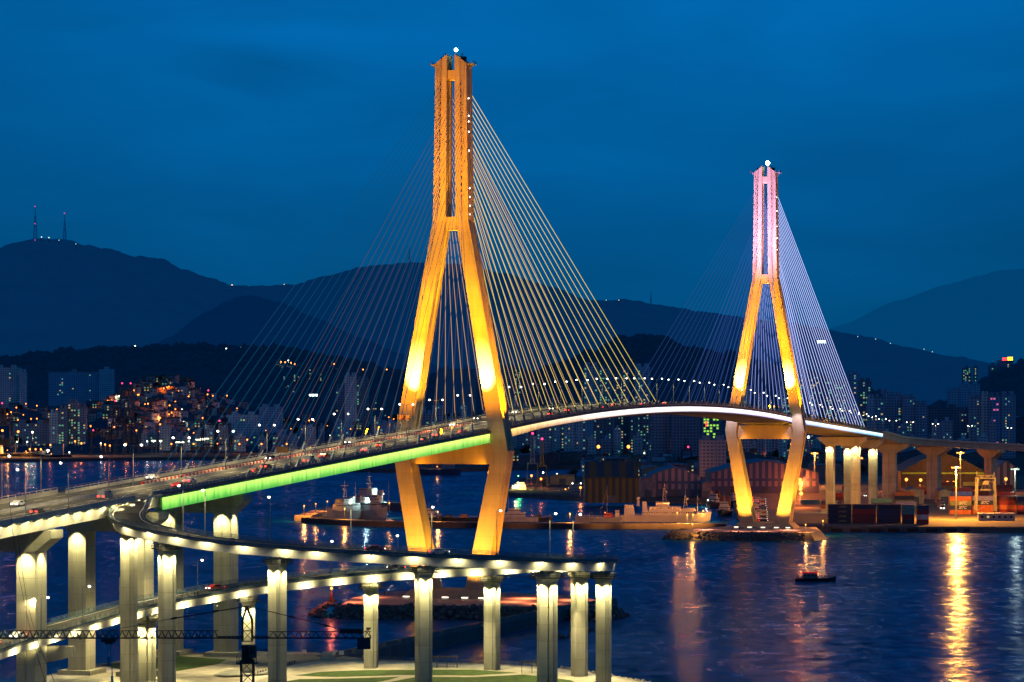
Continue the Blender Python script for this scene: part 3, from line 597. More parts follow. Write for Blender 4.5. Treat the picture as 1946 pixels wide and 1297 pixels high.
# ------------------------------------------------------------------ piers
PG = 'lit concrete bridge piers'
def ramp_pier(px, Y, ztop, label, rz=.0, w=4.3, zb=3.6, twin=False):
    x = xw(px, Y); root = thing('bridge_pier', (x, Y, zb), label, 'bridge pier', PG)
    M = Matrix.Rotation(rz, 3, 'Z'); h = w/2; g_ = .28
    if twin: loc = [(-h, -h*.9), (-g_, -h*.9), (-g_*.3, -h*.9+.45), (g_*.3, -h*.9+.45), (g_, -h*.9), (h, -h*.9), (h, h*.9), (-h, h*.9)]
    else:
        h = w*.385; e = .16; loc = [(-h+e, -h), (h-e, -h), (h-e, -h+e), (h, -h+e), (h, h-e), (h-e, h-e), (h-e, h), (-h+e, h), (-h+e, h-e), (-h, h-e), (-h, -h+e), (-h+e, -h+e)]
    def sec(z, k=1): return [M@Vector((a*k, b*k, 0))+Vector((x, Y, z)) for a, b in loc]
    mb = MB(); mb.loft([sec(zb), sec(ztop-2.2)]); mb.build('shaft', CONC, root)
    mb = MB(); mb.loft([sec(ztop-2.195, 1.06), sec(ztop-1.0, 1.3), sec(ztop-.35, 1.3)]); mb.build('pier_cap', CONC, root)
    mb = MB()
    for a, b in ((-1, 0), (1, 0), (0, -1), (0, 1)):
        p0 = M@Vector((a*h*1.62-b*h*1.62, b*h*1.62-a*h*1.62, 0)); p1 = M@Vector((a*h*1.62+b*h*1.62, b*h*1.62+a*h*1.62, 0))
        q0, q1 = Vector((x, Y, ztop-1.5))+p0, Vector((x, Y, ztop-1.5))+p1
        for dz in (0, .5, 1.0): mb.beam(q0+Vector((0, 0, dz)), q1+Vector((0, 0, dz)), .1)
        for k in range(5): mb.box(q0.lerp(q1, k/4)+Vector((0, 0, .5)), (.1, .1, 1.1))
        mb.beam(q0+Vector((0, 0, -.1)), q1+Vector((0, 0, -.1)), .6, .1)
    mb.build('inspection_platform', DARKST, root)
    for a in (-1, 1):
        mb = MB(); mb.box(Vector((x, Y, ztop-.18))+M@Vector((a*h*.6, 0, 0)), (1, 1, .34)); mb.build('bearing', STEEL, root)
    mb = MB(); pa = M@Vector((h*.55, -h-.12 if not twin else -h*.9-.12, 0)); mb.tube(Vector((x, Y, zb))+pa, Vector((x, Y, ztop-2.4))+pa, .09, n=6); mb.build('drainpipe', STEEL, root)
    for ang in (-math.pi/2-.55, -math.pi/2+.45, 0.2, math.pi-.3):
        d = Vector((math.cos(ang+rz), math.sin(ang+rz), 0)); lp = Vector((x, Y, ztop-2.4))+d*(h*1.12+1.2)
        spot(lp, Vector((x, Y, ztop-17))+d*h*.6, 9500, WARM, 100, .95, .15, 'pier_lamp')
rp_list = [(245, 722, 43.0, 'tall lit pier under the bend of the ramp, by the viaduct', -.22), (317, 705, 39.9, 'two-faced lit pier right of the ramp bend', .5), (527, 700, 36.7, 'tall lit pier with dark blue lower shaft, right of the crane', -.46),
           (805, 700, 34.7, 'tall lit pier standing in front of the golden pylon', .36), (1040, 712, 32.7, 'twin grooved lit pier, third from the right end of the ramp', .15), (1147, 733, 31.2, 'lit pier at the right end of the ramp', -.24), (1101, 754, 30.2, 'lit pier second from the right end of the ramp', .42),
           (935, 771, 28.0, 'lit pier under the lower ramp right of the near pylon', -.4), (705, 776, 25.9, 'lit pier under the lower ramp left of the near pylon', -.1), (472, 765, 23.3, 'short lit pier directly behind the tower crane', .1), (278, 742, 20.2, 'short twin lit pier under the lower ramp at left', .25)]
for a in rp_list: ramp_pier(*a, twin='twin' in a[3] and a[0] != 317)
def portal(s, label, a=8.0, zb=3.6, w_=4.8, d_=6.0, lights=True, beam=True, k=1.0):
    c = S(s); root = thing('bridge_pier', (c.x, c.y, zb), label, 'bridge pier', PG); zt = zd(s)-(4.1 if s > -290 else 3.2)-.35; rz = math.atan2(UY, UX)-math.pi/2
    for side in (-1, 1):
        mb = MB(); q = [S(s+u*d_/2, side*a+v*w_/2, 0) for u, v in ((-1, -1), (-1, -.08), (-.96, -.04), (-.96, .04), (-1, .08), (-1, 1), (1, 1), (1, -1))]; mb.prism([(p_.x, p_.y) for p_ in q], zb, zt-5); mb.build('column', CONC, root)
        mb = MB(); mb.prism([(p_.x, p_.y) for p_ in [S(s+u*5, side*a+v*4.5, 0) for u, v in ((-1, -1), (-1, 1), (1, 1), (1, -1))]], zb-2.6, zb+1.2); mb.build('footing', CONC, root)
        if lights:
            spot(S(s-d_/2-1.6, side*a, zt-4.2), S(s-d_/2+.6, side*a, zt-20), 15000*k, WARM, 92, .9, .2, 'pier_lamp'); spot(S(s, side*a+w_/2+1.6, zt-4.2), S(s, side*a+w_/2-.6, zt-20), 11000*k, WARM, 92, .9, .2, 'pier_lamp')
    mb = MB(); d2 = d_/2+.35
    prof = [(-a-w_/2-4.0, -1.8), (-a-w_/2+.1, -5), (a+w_/2-.1, -5), (a+w_/2+4.0, -1.8), (a+w_/2+4, 0), (-a-w_/2-4, 0)]
    mb.loft([[S(s-d2, v, zt+h) for v, h in prof], [S(s+d2, v, zt+h) for v, h in prof]]); mb.build('crosshead', CONC, root)
    for v in (-10, -4, 4, 10):
        mb = MB(); mb.box(S(s, v, zt+.17), (1.4, 1.4, .33)); mb.build('bearing', STEEL, root)
    return root
portal(-231, 'large two-column portal pier under the green girder start')
portal(-289, 'large two-column portal pier beside the ramp bend, left')
pf = portal(-352, 'portal pier at the far left edge of the photo')
portal(768, 'two-column portal pier just right of the far pylon', 7.6, 3.4, 4.6, 5.5, True, True, 1.6); portal(829, 'two-column portal pier at the end of the white girder', 7.6, 3.4, 4.6, 5.5, True, True, 1.6)
for l_px, Y, lab in ((1692, 1905, 'hammerhead pier behind the dark containers'), (1777, 1976, 'hammerhead pier between lit sheds'), (1885, 2016, 'rightmost hammerhead pier behind the gantry')):
    l = min((abs(topx(p_.x, p_.y)-l_px), q) for p_, q in zip(RP.p, RP.L))[1]; c = RP.at(l); root = thing('bridge_pier', (c.x, c.y, 3), lab, 'bridge pier', PG); ang = RP.dir(l)
    M = Matrix.Rotation(ang-math.pi/2, 3, 'Z'); zt = c.z-3.95
    def q(v, u, z): return M@Vector((v, u, 0))+Vector((c.x, c.y, z))
    mb = MB(); mb.prism([(p_.x, p_.y) for p_ in [q(v*4.3, u*2.3, 0) for v, u in ((-1, -1), (-.1, -1), (-.06, -.85), (.06, -.85), (.1, -1), (1, -1), (1, 1), (-1, 1))]], 3, zt-5.5); mb.build('column', CONC, root)
    mb = MB(); prof = [(-12.6, -1.6), (-4.6, -5.5), (4.6, -5.5), (12.6, -1.6), (12.6, 0), (-12.6, 0)]; mb.loft([[q(v, -2.5, zt+h) for v, h in prof], [q(v, 2.5, zt+h) for v, h in prof]]); mb.build('crosshead', CONC, root)
# bracket carrying the lower ramp off the left portal pier
mb = MB(); c = Vector((xw(95, 703), 703, 0)); prof = [(-6, 10.5), (5.5, 13.2), (5.5, 15.6), (-6, 15.6)]; mb.loft([[Vector((c.x+v, c.y-1.6, z)) for v, z in prof], [Vector((c.x+v, c.y+1.6, z)) for v, z in prof]]); mb.build('ramp_bracket', CONC, pf)

# ------------------------------------------------------------------ road lamps
def lamp_proto(double, h=10.5, arm=2.3, name='street_lamp', sz=1.0):
    root = thing(name, (0, 0, 0), 'tmp lamp label here', 'street lamp')
    mb = MB(); mb.tube((0, 0, 0), (0, 0, h), .15, .08, 7); mb.tube((0, 0, 0), (0, 0, .5), .26, .26, 7); mb.build('pole', STEEL, root)
    for sgn in ((-1, 1) if double else (1,)):
        mb = MB(); mb.tube((0, 0, h-.1), (sgn*arm, 0, h+.25), .06, .05, 5); mb.build('arm', STEEL, root)
        mb = MB(); mb.box((sgn*arm, 0, h+.32), (.9, .3, .14)); mb.ball((sgn*arm, 0, h+.14), .30*sz, 1, 7, 5, .8); mb.build('lamp_head', [STEEL, BULBW], root)
    return root
LD = lamp_proto(True, sz=1.15); LS = lamp_proto(False, 10.5, 2.0, sz=1.1); LR = lamp_proto(False, 8.6, 1.8, sz=1.1)
first = {}
def put(proto, loc, rz, label, group, base_label=None):
    if proto.name not in first: first[proto.name] = 1; kids(proto); [kids(k) for k in kids(proto)]; o = proto; o.location = loc; o.rotation_euler = (0, 0, rz)
    else: o = copy_tree(proto, loc=loc, rz=rz)
    o['label'] = label; o['group'] = group; return o
rzb = math.atan2(UY, UX)-math.pi/2; i = 0; s = -275
YEL = (1, .78, .36)
while s < 825:
    put(LD, S(s, 0, zd(s)+.85), rzb, 'double-headed white lamp on the bridge median, %s from the near end' % ordn(i), 'double lamps along the bridge median')
    for v in (-2.3, 2.3): spot(S(s, v, zd(s)+11.1), S(s, v*2.6, zd(s)), 8500 if s < 60 else 6000, YEL, 150, .6, .25, 'road_lamp')
    s += 31.9; i += 1
for i, s in enumerate((-300, -322, -345, -368, -392, -415)):
    for v, nm in ((-14.2, 'far'), (14.1, 'near')):
        if nm == 'near' and s > -310: continue
        put(LS, S(s, v, zd(s)+.9), rzb+(0 if v < 0 else math.pi), 'single white lamp on the %s parapet of left viaduct, %s from its bridge end' % (nm, ordn(i)), 'lamps along the left viaduct')
        spot(S(s, v*.86, zd(s)+11), S(s, v*.6, zd(s)), 8500, YEL, 145, .7, .25, 'road_lamp')
for i, px in enumerate((330, 389, 512, 671, 828, 958, 1065, 1118)):
    l = min((abs(topx(p_.x, p_.y)-px)+(0 if q < LSPLIT+4 else 9999)+(9999 if (p_.y > 712 and p_.x < -30) else 0), q) for p_, q in zip(RPATH.p, RPATH.L))[1]
    put(LS, RPATH.at(l, -4.1, .4), RPATH.dir(l)-math.pi/2, 'single white lamp on the upper ramp, %s from left' % ordn(i), 'lamps along the spiral ramp')
    if i not in (2, 5): spot(RPATH.at(l, -2.3, 10.8), RPATH.at(l, 0, 0), 4500, YEL, 140, .6, .25, 'road_lamp')
for i, px in enumerate((46, 127, 199, 292, 356, 620, 760)):
    l = min((abs(topx(p_.x, p_.y)-px)+(0 if q > LSPLIT+4 else 9999), q) for p_, q in zip(RPATH.p, RPATH.L))[1]
    put(LR, RPATH.at(l, -4.1, .4), RPATH.dir(l)+math.pi/2*0+math.pi/2, 'single white lamp on the lower ramp, %s from left' % ordn(i), 'lamps along the spiral ramp')
    spot(RPATH.at(l, -2.3, 8.8), RPATH.at(l, 0, 0), 5200, YEL, 140, .6, .25, 'road_lamp')
for i, l in enumerate(range(12, 420, 32)):
    if l > RP.L[-1]: break
    put(LD, RP.at(l, 0, .85), RP.dir(l)-math.pi/2, 'double-headed white lamp on the right approach viaduct, %s from its bridge end' % ordn(i), 'double lamps along the right viaduct')
    spot(RP.at(l, 0, 11), RP.at(l, 0, 0), 5200, YEL, 150, .6, .3, 'road_lamp')

# ------------------------------------------------------------------ vehicles
def car_proto(col, name, van=False):
    root = thing('car', (0, 0, 0), 'tmp car label here', 'car'); pm = mat('car paint '+name, col, .35, .05, 1)
    L_, W_, Hh = (4.6, 1.8, 1.45) if not van else (5.4, 1.95, 2.1)
    prof = [(-L_/2, .35), (-L_/2, .85), (-L_/2+.25, .95), (-L_*.32, 1.0), (-L_*.2, Hh), (L_*.16, Hh), (L_*.3, .98), (L_/2-.15, .85), (L_/2, .7), (L_/2, .35)] if not van else [(-L_/2, .35), (-L_/2+.05, Hh-.1), (-L_/2+.3, Hh), (L_*.2, Hh), (L_*.36, 1.15), (L_/2, .95), (L_/2, .35)]
    mb = MB(); mb.loft([[Vector((x, -W_/2, z)) for x, z in prof], [Vector((x, -W_*.38 if False else -W_/2, z)) for x, z in prof], [Vector((x, W_/2, z)) for x, z in prof]]); mb.build('body', pm, root)
    mb = MB()
    for sd_ in (-1, 1): mb.box((-.1 if not van else .4, sd_*(W_/2+.004), Hh-.27), (L_*.36, .02, .34))
    mb.build('window', GLASS, root)
    for x in (-L_*.31, L_*.31):
        for sd_ in (-1, 1):
            mb = MB(); mb.tube((x, sd_*(W_/2-.16), .33), (x, sd_*(W_/2+.03), .33), .33, n=12); mb.build('wheel', DARKST, root)
    for sd_ in (-1, 1):
        mb = MB(); mb.box((-L_/2-.03, sd_*W_*.36, .78), (.08, .5, .26)); mb.build('tail_light', TAIL, root)
        mb = MB(); mb.box((L_/2+.02, sd_*W_*.36, .66), (.08, .42, .22)); mb.build('headlight', HEAD, root)
    return root
CARS = [(car_proto((.75, .75, .75), 'white'), 'white car'), (car_proto((.04, .04, .05), 'black'), 'black car'), (car_proto((.5, .04, .03), 'red'), 'red car'), (car_proto((.3, .32, .35), 'silver', True), 'silver van')]
ax = math.atan2(UY, UX); near_s = [-268, -252, -214, -196, -170, -148, -120, -96, -64, -38, -20, 46, 92, 128, 168, 200, 236, 290]
cnt = {}
def putcar(k, loc, rz, where, grp):
    pr, nm = CARS[k]; key = (nm, where); cnt[key] = cnt.get(key, 0)+1
    return put(pr, loc, rz, '%s %s, %s from its left end' % (nm, where, ordn(cnt[key]-1)), grp)
for i, s in enumerate(near_s): putcar((2, 0, 2, 1, 3)[i % 5], S(s, (9.6, 6.2)[i % 2], zd(s)+.02), ax, 'driving away on near bridge lanes', 'cars driving on the bridge')
for i, s in enumerate((-240, -160, -80, 20, 60, 78, 110, 150)): putcar((0, 1, 3)[i % 3], S(s, (-9.6, -6.2)[i % 2], zd(s)+.02), ax+math.pi, 'driving towards us on far bridge lanes', 'cars driving on the bridge')
for i, s in enumerate((-306, -330, -352, -372, -396)): putcar((3, 0, 1, 2)[i % 4], S(s, (6, -6, 9.6, -9.6, 6)[i], zd(s)+.02), ax+(math.pi if i in (1, 3) else 0), 'on the left approach viaduct', 'cars driving on the viaducts')
for i, l in enumerate((105, 120, 250, 300, 380, 392, 418)):
    if l < RPATH.L[-1]: putcar((2, 0, 1)[i % 3], RPATH.at(l, 0, .08), RPATH.dir(l), 'on the spiral ramp', 'cars driving on the ramp')
for i, l in enumerate((60, 90, 140, 190, 240, 290)): putcar((2, 0, 1, 3)[i % 4], RP.at(l, (7, -7)[i % 2], .02), RP.dir(l)+(0 if i % 2 == 0 else math.pi), 'on the right approach viaduct', 'cars driving on the viaducts')
# deck signs
def gantry(s, v, label):
    root = thing('road_sign', S(s, v, zd(s)), label, 'road sign'); mb = MB(); mb.tube(S(s, v, zd(s)), S(s, v, zd(s)+6.5), .14); e = 1 if v < 0 else -1; mb.tube(S(s, v, zd(s)+6.3), S(s, v+e*3.6, zd(s)+6.3), .1); mb.build('post', STEEL, root)
    mb = MB(); c = S(s-.2, v+e*2.4, zd(s)+5.5); mb.box(c, (3.6, .12, 1.7), rz=rzb); mb.build('sign_panel', mat('sign amber', (.55, .22, .04), .6), root)
gantry(-20, -13.6, 'amber-lit overhead road sign on the far edge of deck, behind the near pylon'); gantry(-196, 13.6, 'overhead road sign arm at the near edge of deck')
# ------------------------------------------------------------------ foreground park
PAVE = mat('beige paving', (.40, .36, .27), .9, .2, .35, bump=.1); PATHM = mat('pale path', (.55, .51, .42), .9, .15, .6); PLAZ = mat('grey paving', (.20, .195, .17), .9, .2, .3)
GRASS = mat('lawn grass', (.035, .07, .006), 1, .45, .5, bump=.4); QUAY = concrete('quay wall', (.16, .17, .17), 99, .4); ROCK = mat('armour rock', (.13, .13, .13), .9, .6, .7)
shore = [(-300, 1345), (40, 1306), (85, 1284), (183, 1263), (330, 1241), (500, 1238), (600, 1240), (640, 1246), (700, 1252), (820, 1258), (950, 1262), (1060, 1270), (1150, 1281), (1240, 1298), (1400, 1345)]
sp_ = [gnd(a, b, 3.6) for a, b in shore]; poly = [(p.x, p.y) for p in sp_]+[(120, 330), (-160, 330)]
mb = MB(); mb.prism(poly[::-1], -1.5, 3.6, 1, 0, 1); stru(mb, 'park_ground', [PAVE, QUAY], 'beige paved waterfront park under the ramp', 'ground')
def sheet(name, pts, m, dz, label, kind='structure', z=3.6, cat='ground'):
    mb = MB(); q = [gnd(a, b, z+dz) for a, b in pts]; mb.prism([(p.x, p.y) for p in q], z+dz-.02, z+dz); o = mb.build(name, m); return tag(o, label, cat, None, kind)
sheet('plaza', [(430, 1245), (600, 1244), (640, 1251), (560, 1262), (540, 1270), (420, 1262), (350, 1250)], PLAZ, .03, 'grey paved plaza at the edge of the park')
sheet('path', [(610, 1256), (700, 1257), (900, 1262), (1060, 1271), (1150, 1284), (1230, 1299), (1180, 1300), (1120, 1288), (1040, 1277), (900, 1268), (700, 1263), (600, 1264), (520, 1283), (480, 1297), (440, 1300), (520, 1270)], PATHM, .035, 'pale curved walkway along the shore')
sheet('path', [(84, 1287), (180, 1268), (340, 1259), (345, 1268), (200, 1279), (90, 1300)], PATHM, .03, 'pale walkway at the foot of the big left piers')
for pts, lab in (([(190, 1264), (330, 1246), (430, 1254), (415, 1262), (330, 1277), (250, 1277)], 'small dark lawn between the left piers'), ([(560, 1284), (610, 1277), (700, 1273.5), (900, 1273), (985, 1279), (900, 1284), (760, 1283), (640, 1287)], 'long lawn strip beyond the diagonal path'),
                 ([(500, 1302), (570, 1291), (640, 1290), (760, 1286.5), (740, 1292), (680, 1304), (590, 1330), (430, 1340)], 'lawn in front of the diagonal path at left'), ([(700, 1304), (790, 1287), (905, 1287), (995, 1282), (1085, 1293), (1120, 1310), (1100, 1345), (700, 1345)], 'lawn in front of the diagonal path at right')):
    sheet('lawn', pts, GRASS, .05, lab, 'stuff', cat='grass')
sheet('stone_mound', [(405, 1282), (430, 1274), (480, 1272), (540, 1275), (500, 1281), (430, 1285)], PLAZ, .45, 'low grey raised planting bed beside the crane')['kind'] = 'structure'
# small park furniture
mb = MB(); a = gnd(622, 1255, 3.6); mb.loft([[a+Vector((x*1.9, y*1.5, 0)) for x, y in ((-1, -1), (1, -1), (1, 1), (-1, 1))], [a+Vector((x*1.2, y*1.0, 2.2)) for x, y in ((-1, -1), (1, -1), (1, 1), (-1, 1))]]); tag(mb.build('stone_block', PATHM), 'pale tapered stone block at the root of the breakwater', 'block')
bol = None
for k in range(15):
    t = k/14; a = gnd(490+(560-490)*t, 1283-(1283-1262)*t, 3.62)
    if bol is None:
        mb = MB(); mb.tube(a, a+Vector((0, 0, .85)), .13, .11, 8); mb.ball(a+Vector((0, 0, .88)), .13, 0, 8, 4, .5); bol = mb.build('bollard', DARKST); o = bol
    else: o = copy_tree(bol, loc=a)
    tag(o, 'short dark bollard on the pale path, %s from left of the row' % ordn(k), 'bollard', 'bollards along the pale path')
for (px, py), lab in (((840, 1269), 'dark timber pergola with benches, left one on the shore path'), ((1011, 1279), 'dark timber pergola with bench, right one by the twin pier')):
    a = gnd(px, py, 3.6); root = thing('pergola', a, lab, 'pergola', 'pergolas on the shore path'); n_ = 4 if px < 900 else 3; w_ = 2.6
    for i in range(n_):
        for dy in (-1.3, 1.3):
            mb = MB(); mb.box(a+Vector(((i-(n_-1)/2)*w_, dy, 1.35)), (.16, .16, 2.7)); mb.build('post', DARKST, root)
    mb = MB()
    for dy in (-1.3, 1.3): mb.box(a+Vector((0, dy, 2.75)), (w_*(n_-1)+.6, .18, .2))
    for i in range(9): mb.box(a+Vector(((i-4)*w_*(n_-1)/8, 0, 2.93)), (.1, 3.2, .14))
    mb.build('roof_slats', DARKST, root)
    for i in range(n_-1):
        mb = MB(); c = a+Vector(((i-(n_-2)/2)*w_, 0, 0)); mb.box(c+Vector((0, 0, .46)), (1.9, .6, .1)); mb.box(c+Vector((-.7, 0, .21)), (.12, .5, .42)); mb.box(c+Vector((.7, 0, .21)), (.12, .5, .42)); mb.build('bench', PATHM, root)
fp = Path(catmull([gnd(a, b, 3.6) for a, b in [(690, 1254), (760, 1256.5), (820, 1259), (950, 1263.5), (1055, 1271)]], 3))
mb = MB(); fp.railing(mb, .9, 1.1, 4, 2.4, 0, r=.03); tag(mb.build('railing', STEEL), 'thin steel railing along the shore path', 'railing')
for i, (px, py) in enumerate(((578, 1248), (637, 1249), (649, 1250))):
    a = gnd(px, py, 3.6); root = thing('notice_board', a, ('white notice board alone on the grey plaza', 'white notice board left of a pair by the stone block', 'white notice board right of a pair by the stone block')[i], 'sign'); mb = MB(); mb.box(a+Vector((0, 0, .4)), (.12, .12, .8)); mb.build('post', STEEL, root)
    mb = MB(); mb.box(a+Vector((0, -.05, 1.25)), (1.3, .1, 1.1)); mb.build('board', WHITE, root)
# tetrapods along the shore
def tetra():
    mb = MB(); d = [Vector((0, 0, 1)), Vector((.94, 0, -.33)), Vector((-.47, .82, -.33)), Vector((-.47, -.82, -.33))]
    for q in d: mb.tube((0, 0, 0), q*1.35, .62, .4, 8)
    return mb.build('tetrapod', mat('tetrapod concrete', (.42, .40, .34), .9, .3, .8), base=(0, 0, 0))
T0 = tetra(); sh = Path(catmull([gnd(a, b, 0) for a, b in [(1000, 1291), (1070, 1297), (1150, 1311), (1240, 1328), (1330, 1352)]], 2)); k = 0; l = 2
while l < sh.L[-1]:
    for row in (0, 1):
        p = sh.at(l+U(-.3, .3), -.3-row*1.9+U(-.3, .3)); p.z = 2.7-row*1.5+U(-.2, .2)
        o = T0 if k == 0 else copy_tree(T0); o.location = p; o.rotation_euler = (U(-.5, .5), U(-.5, .5), U(0, 6)); tag(o, 'pale concrete tetrapod in the %s row of the shore, %s from left' % (('upper', 'lower')[row], ordn(int(k/2))), 'tetrapod', 'tetrapods along the park shore'); k += 1
    l += 2.3
# added fill spots above the park, with no fixtures of their own
for x, y, P in ((-62, 745, 9), (-45, 752, 9), (-22, 740, 8), (0, 738, 8), (14, 748, 7), (-40, 765, 8), (-82, 770, 8), (-100, 760, 7), (-10, 762, 8)):
    spot((x, y, 24), (x, y, 3), P*2600, (1, .82, .42), 110, .9, .4, 'park_fill')

# ------------------------------------------------------------------ islands and breakwaters
def rocks(name, path_pts, rows, w_in, z_top, n_per, label, r=(.5, 1.2), wid=7, cat='rocks'):
    mb = MB(); P = Path(catmull(path_pts, 3)); random.seed(len(path_pts)*7+int(P.L[-1]))
    for k in range(int(P.L[-1]*n_per)):
        t = R(); p = P.at(U(0, P.L[-1]), w_in+t*wid); p.z = z_top*(1-t)+U(-.3, .4); mb.ball(p, U(*r), 0, 5, 3, .75, .35)
    tag(mb.build(name, ROCK), label, cat, None, 'stuff')
TOPM = mat('island paving', (.33, .27, .24), .85, .25, .25); WET = mat('wet concrete', (.06, .07, .08), .5, .4, .4)
def island(pts, z, label, rock_lab, sh_=6):
    q = [gnd(a, b, z) for a, b in pts]; c = sum(q, Vector())/len(q); mb = MB()
    o = [c+(p-c)*(1+sh_/max(1, (p-c).length)) for p in q]; low = [Vector((p.x, p.y, -1.5)) for p in o]; n = len(q)
    mb.mesh(q+low, [tuple(range(n))]); mb.mesh(q+low, [(i, i+n, (i+1) % n+n, (i+1) % n) for i in range(n)], 1); stru(mb, 'island', [TOPM, WET], label, 'island')
    return q
i1 = island([(650, 1149), (820, 1151), (1000, 1153), (1120, 1154), (1150, 1146), (1110, 1134), (980, 1127), (800, 1123), (718, 1125), (670, 1136)], 4, 'flat artificial island under the near pylon', '')
rocks('rock_armour', [gnd(a, b, 4) for a, b in [(640, 1139), (640, 1150), (820, 1152), (1000, 1154), (1120, 1155), (1158, 1147)]], 1, .2, 4.2, 7, 'pale boulders on the slope of the near pylon island', (.45, .95))
i2 = island([(1285, 1010), (1400, 1011.5), (1540, 1012.5), (1560, 1009), (1550, 1002), (1500, 1000), (1390, 1000), (1330, 1004)], 4, 'flat artificial island under the far pylon', '', 5)
rocks('rock_armour', [gnd(a, b, 4) for a, b in [(1300, 1006), (1285, 1010.5), (1400, 1012), (1530, 1013)]], 1, .2, 4, 5, 'boulders on the slope of the far pylon island', (.4, .85), 6)
def wall(name, pts, z, w_, label, blocks=True, m=QUAY):
    P = Path(catmull([gnd(a, b, z) for a, b in pts], 6)); mb = MB(); P.sweep(mb, [(0, -z-1.5), (0, 0), (-w_, 0), (-w_, -z-1.5)][::-1])
    if blocks:
        l = 1
        while l < P.L[-1]-4: P.sweep(mb, [(-.9, 0), (-.2, 0), (-.2, 1.0), (-.9, 1.0)], 0, l, l+ (9)) ; l += 11
    o = mb.build(name, m); tag(o, label, 'breakwater'); return P
bw1 = wall('breakwater', [(640, 1247), (720, 1231), (880, 1197), (1060, 1160), (1130, 1148), (1173, 1142)], 4, 6, 'dark concrete breakwater reaching from the park towards the near island')
rocks('shore_rocks', [gnd(a, b, 0) for a, b in [(1020, 1218), (1060, 1208), (1110, 1196)]], 1, 1, .4, 1.0, 'dark rocks at the waterline beside the long breakwater', (.4, 1.0), 5)
rocks('shore_rocks', [gnd(a, b, 3) for a, b in [(650, 1254), (720, 1257), (800, 1261), (900, 1264)]][::-1], 1, 2, 3.0, 2.4, 'pale boulders between railing and water', (.4, .9), 5)
bw2 = wall('breakwater', [(572, 984), (640, 988), (720, 991), (900, 993.5), (1100, 995), (1380, 996)], 3, 11, 'low harbour breakwater across the middle with moored ships behind', False, mat('dark breakwater', (.03, .032, .035), .7, .3, .3))
mb = MB(); P_ = Path([gnd(576, 980, 3.2), gnd(628, 965, 3.2)]); P_.sweep(mb, [(-5, -4), (5, -4), (5, 0), (-5, 0)]); tag(mb.build('jetty', mat('jetty timber', (.4, .3, .2), .8)), 'orange-lit jetty at the left end of the harbour breakwater', 'jetty')
# beacons and lamps of the islands
def post_lamp(px, py, z, h, bulb, P, col, label, group, r=.55, nm='lamp_post'):
    a = gnd(px, py, z); root = thing(nm, a, label, 'lamp post', group); mb = MB(); mb.tube(a, a+Vector((0, 0, h)), .16, .1, 6); mb.build('pole', DARKST, root)
    mb = MB(); mb.ball(a+Vector((0, 0, h+r*.7)), r, 0, 7, 5); mb.build('lamp', bulb, root)
    if P: point(a+Vector((0, -.9, h+r*.7+.2)), P, col, .5)
    return root
RED = (1, .12, .04); SOD = (1, .34, .05)
a = post_lamp(630, 1146, 4, 4.6, BULBO, 4500, (1, .16, .05), 'stout harbour light with orange-red lamp on the near island tip', None, .42, 'harbour_light'); mb = MB(); b_ = wl(a); mb.tube(b_, b_+Vector((0, 0, 3.4)), .75, .5, 10); mb.build('tower', mat('dark red paint', (.06, .03, .02)), a)
post_lamp(731, 1131, 4, 8.5, mat('rust post', (.3, .06, .03)), 0, SOD, 'slim rust-red post at the back of the near island', None, .3, 'mooring_post')
for i, (px, py, P) in enumerate(((700, 1136, 8000), (672, 1145, 5000), (975, 1144, 7000), (1000, 1138, 11000), (1030, 1148, 11000), (1090, 1141, 9000))):
    a = gnd(px, py, 4); spot(a+Vector((0, 0, 4.2)), a, P, (1, .26, .09), 150, .6, .3, 'island_light')
for i, (px, py) in enumerate(((1316, 1011), (1531, 1012), (1564, 1004))):
    post_lamp(px, py, 4, 3.6, BULBO, 9000, SOD, 'orange lamp post on the far pylon island, %s from left' % ordn(i), 'lamps on the far pylon island', .32)
for px, py, P in ((1340, 1007, 9000), (1500, 1008, 9000), (1400, 1010, 5000), (1450, 1010, 5000)): a = gnd(px, py, 4); spot(a+Vector((0, 0, 4)), a, P, (1, .35, .2), 150, .6, .3, 'island_light')
for i, (px, py) in enumerate(((578, 981), (600, 977), (622, 972), (655, 987), (740, 975), (832, 988), (1083, 992), (1287, 990), (1306, 994), (1317, 994))):
    post_lamp(px, py, 3.0, 5.6 if i < 5 else 4.2, BULBO, 17000 if i in (0, 3, 5, 6, 7, 8) else 9000, SOD, 'sodium lamp on the harbour breakwater, %s from left' % ordn(i), 'lamps along the harbour breakwater', .36)
for px, P in ((1205, 26000), (1240, 26000), (1275, 30000), (1305, 40000), (1335, 32000), (1140, 15000), (660, 15000), (700, 15000), (820, 9000), (980, 9000)): spot(gnd(px, 1001, 2)+Vector((0, 0, 5)), gnd(px, 988, 3)+Vector((0, 24, 1)), P*1.5, (1, .30, .05), 90, .9, .5, 'quay_light')

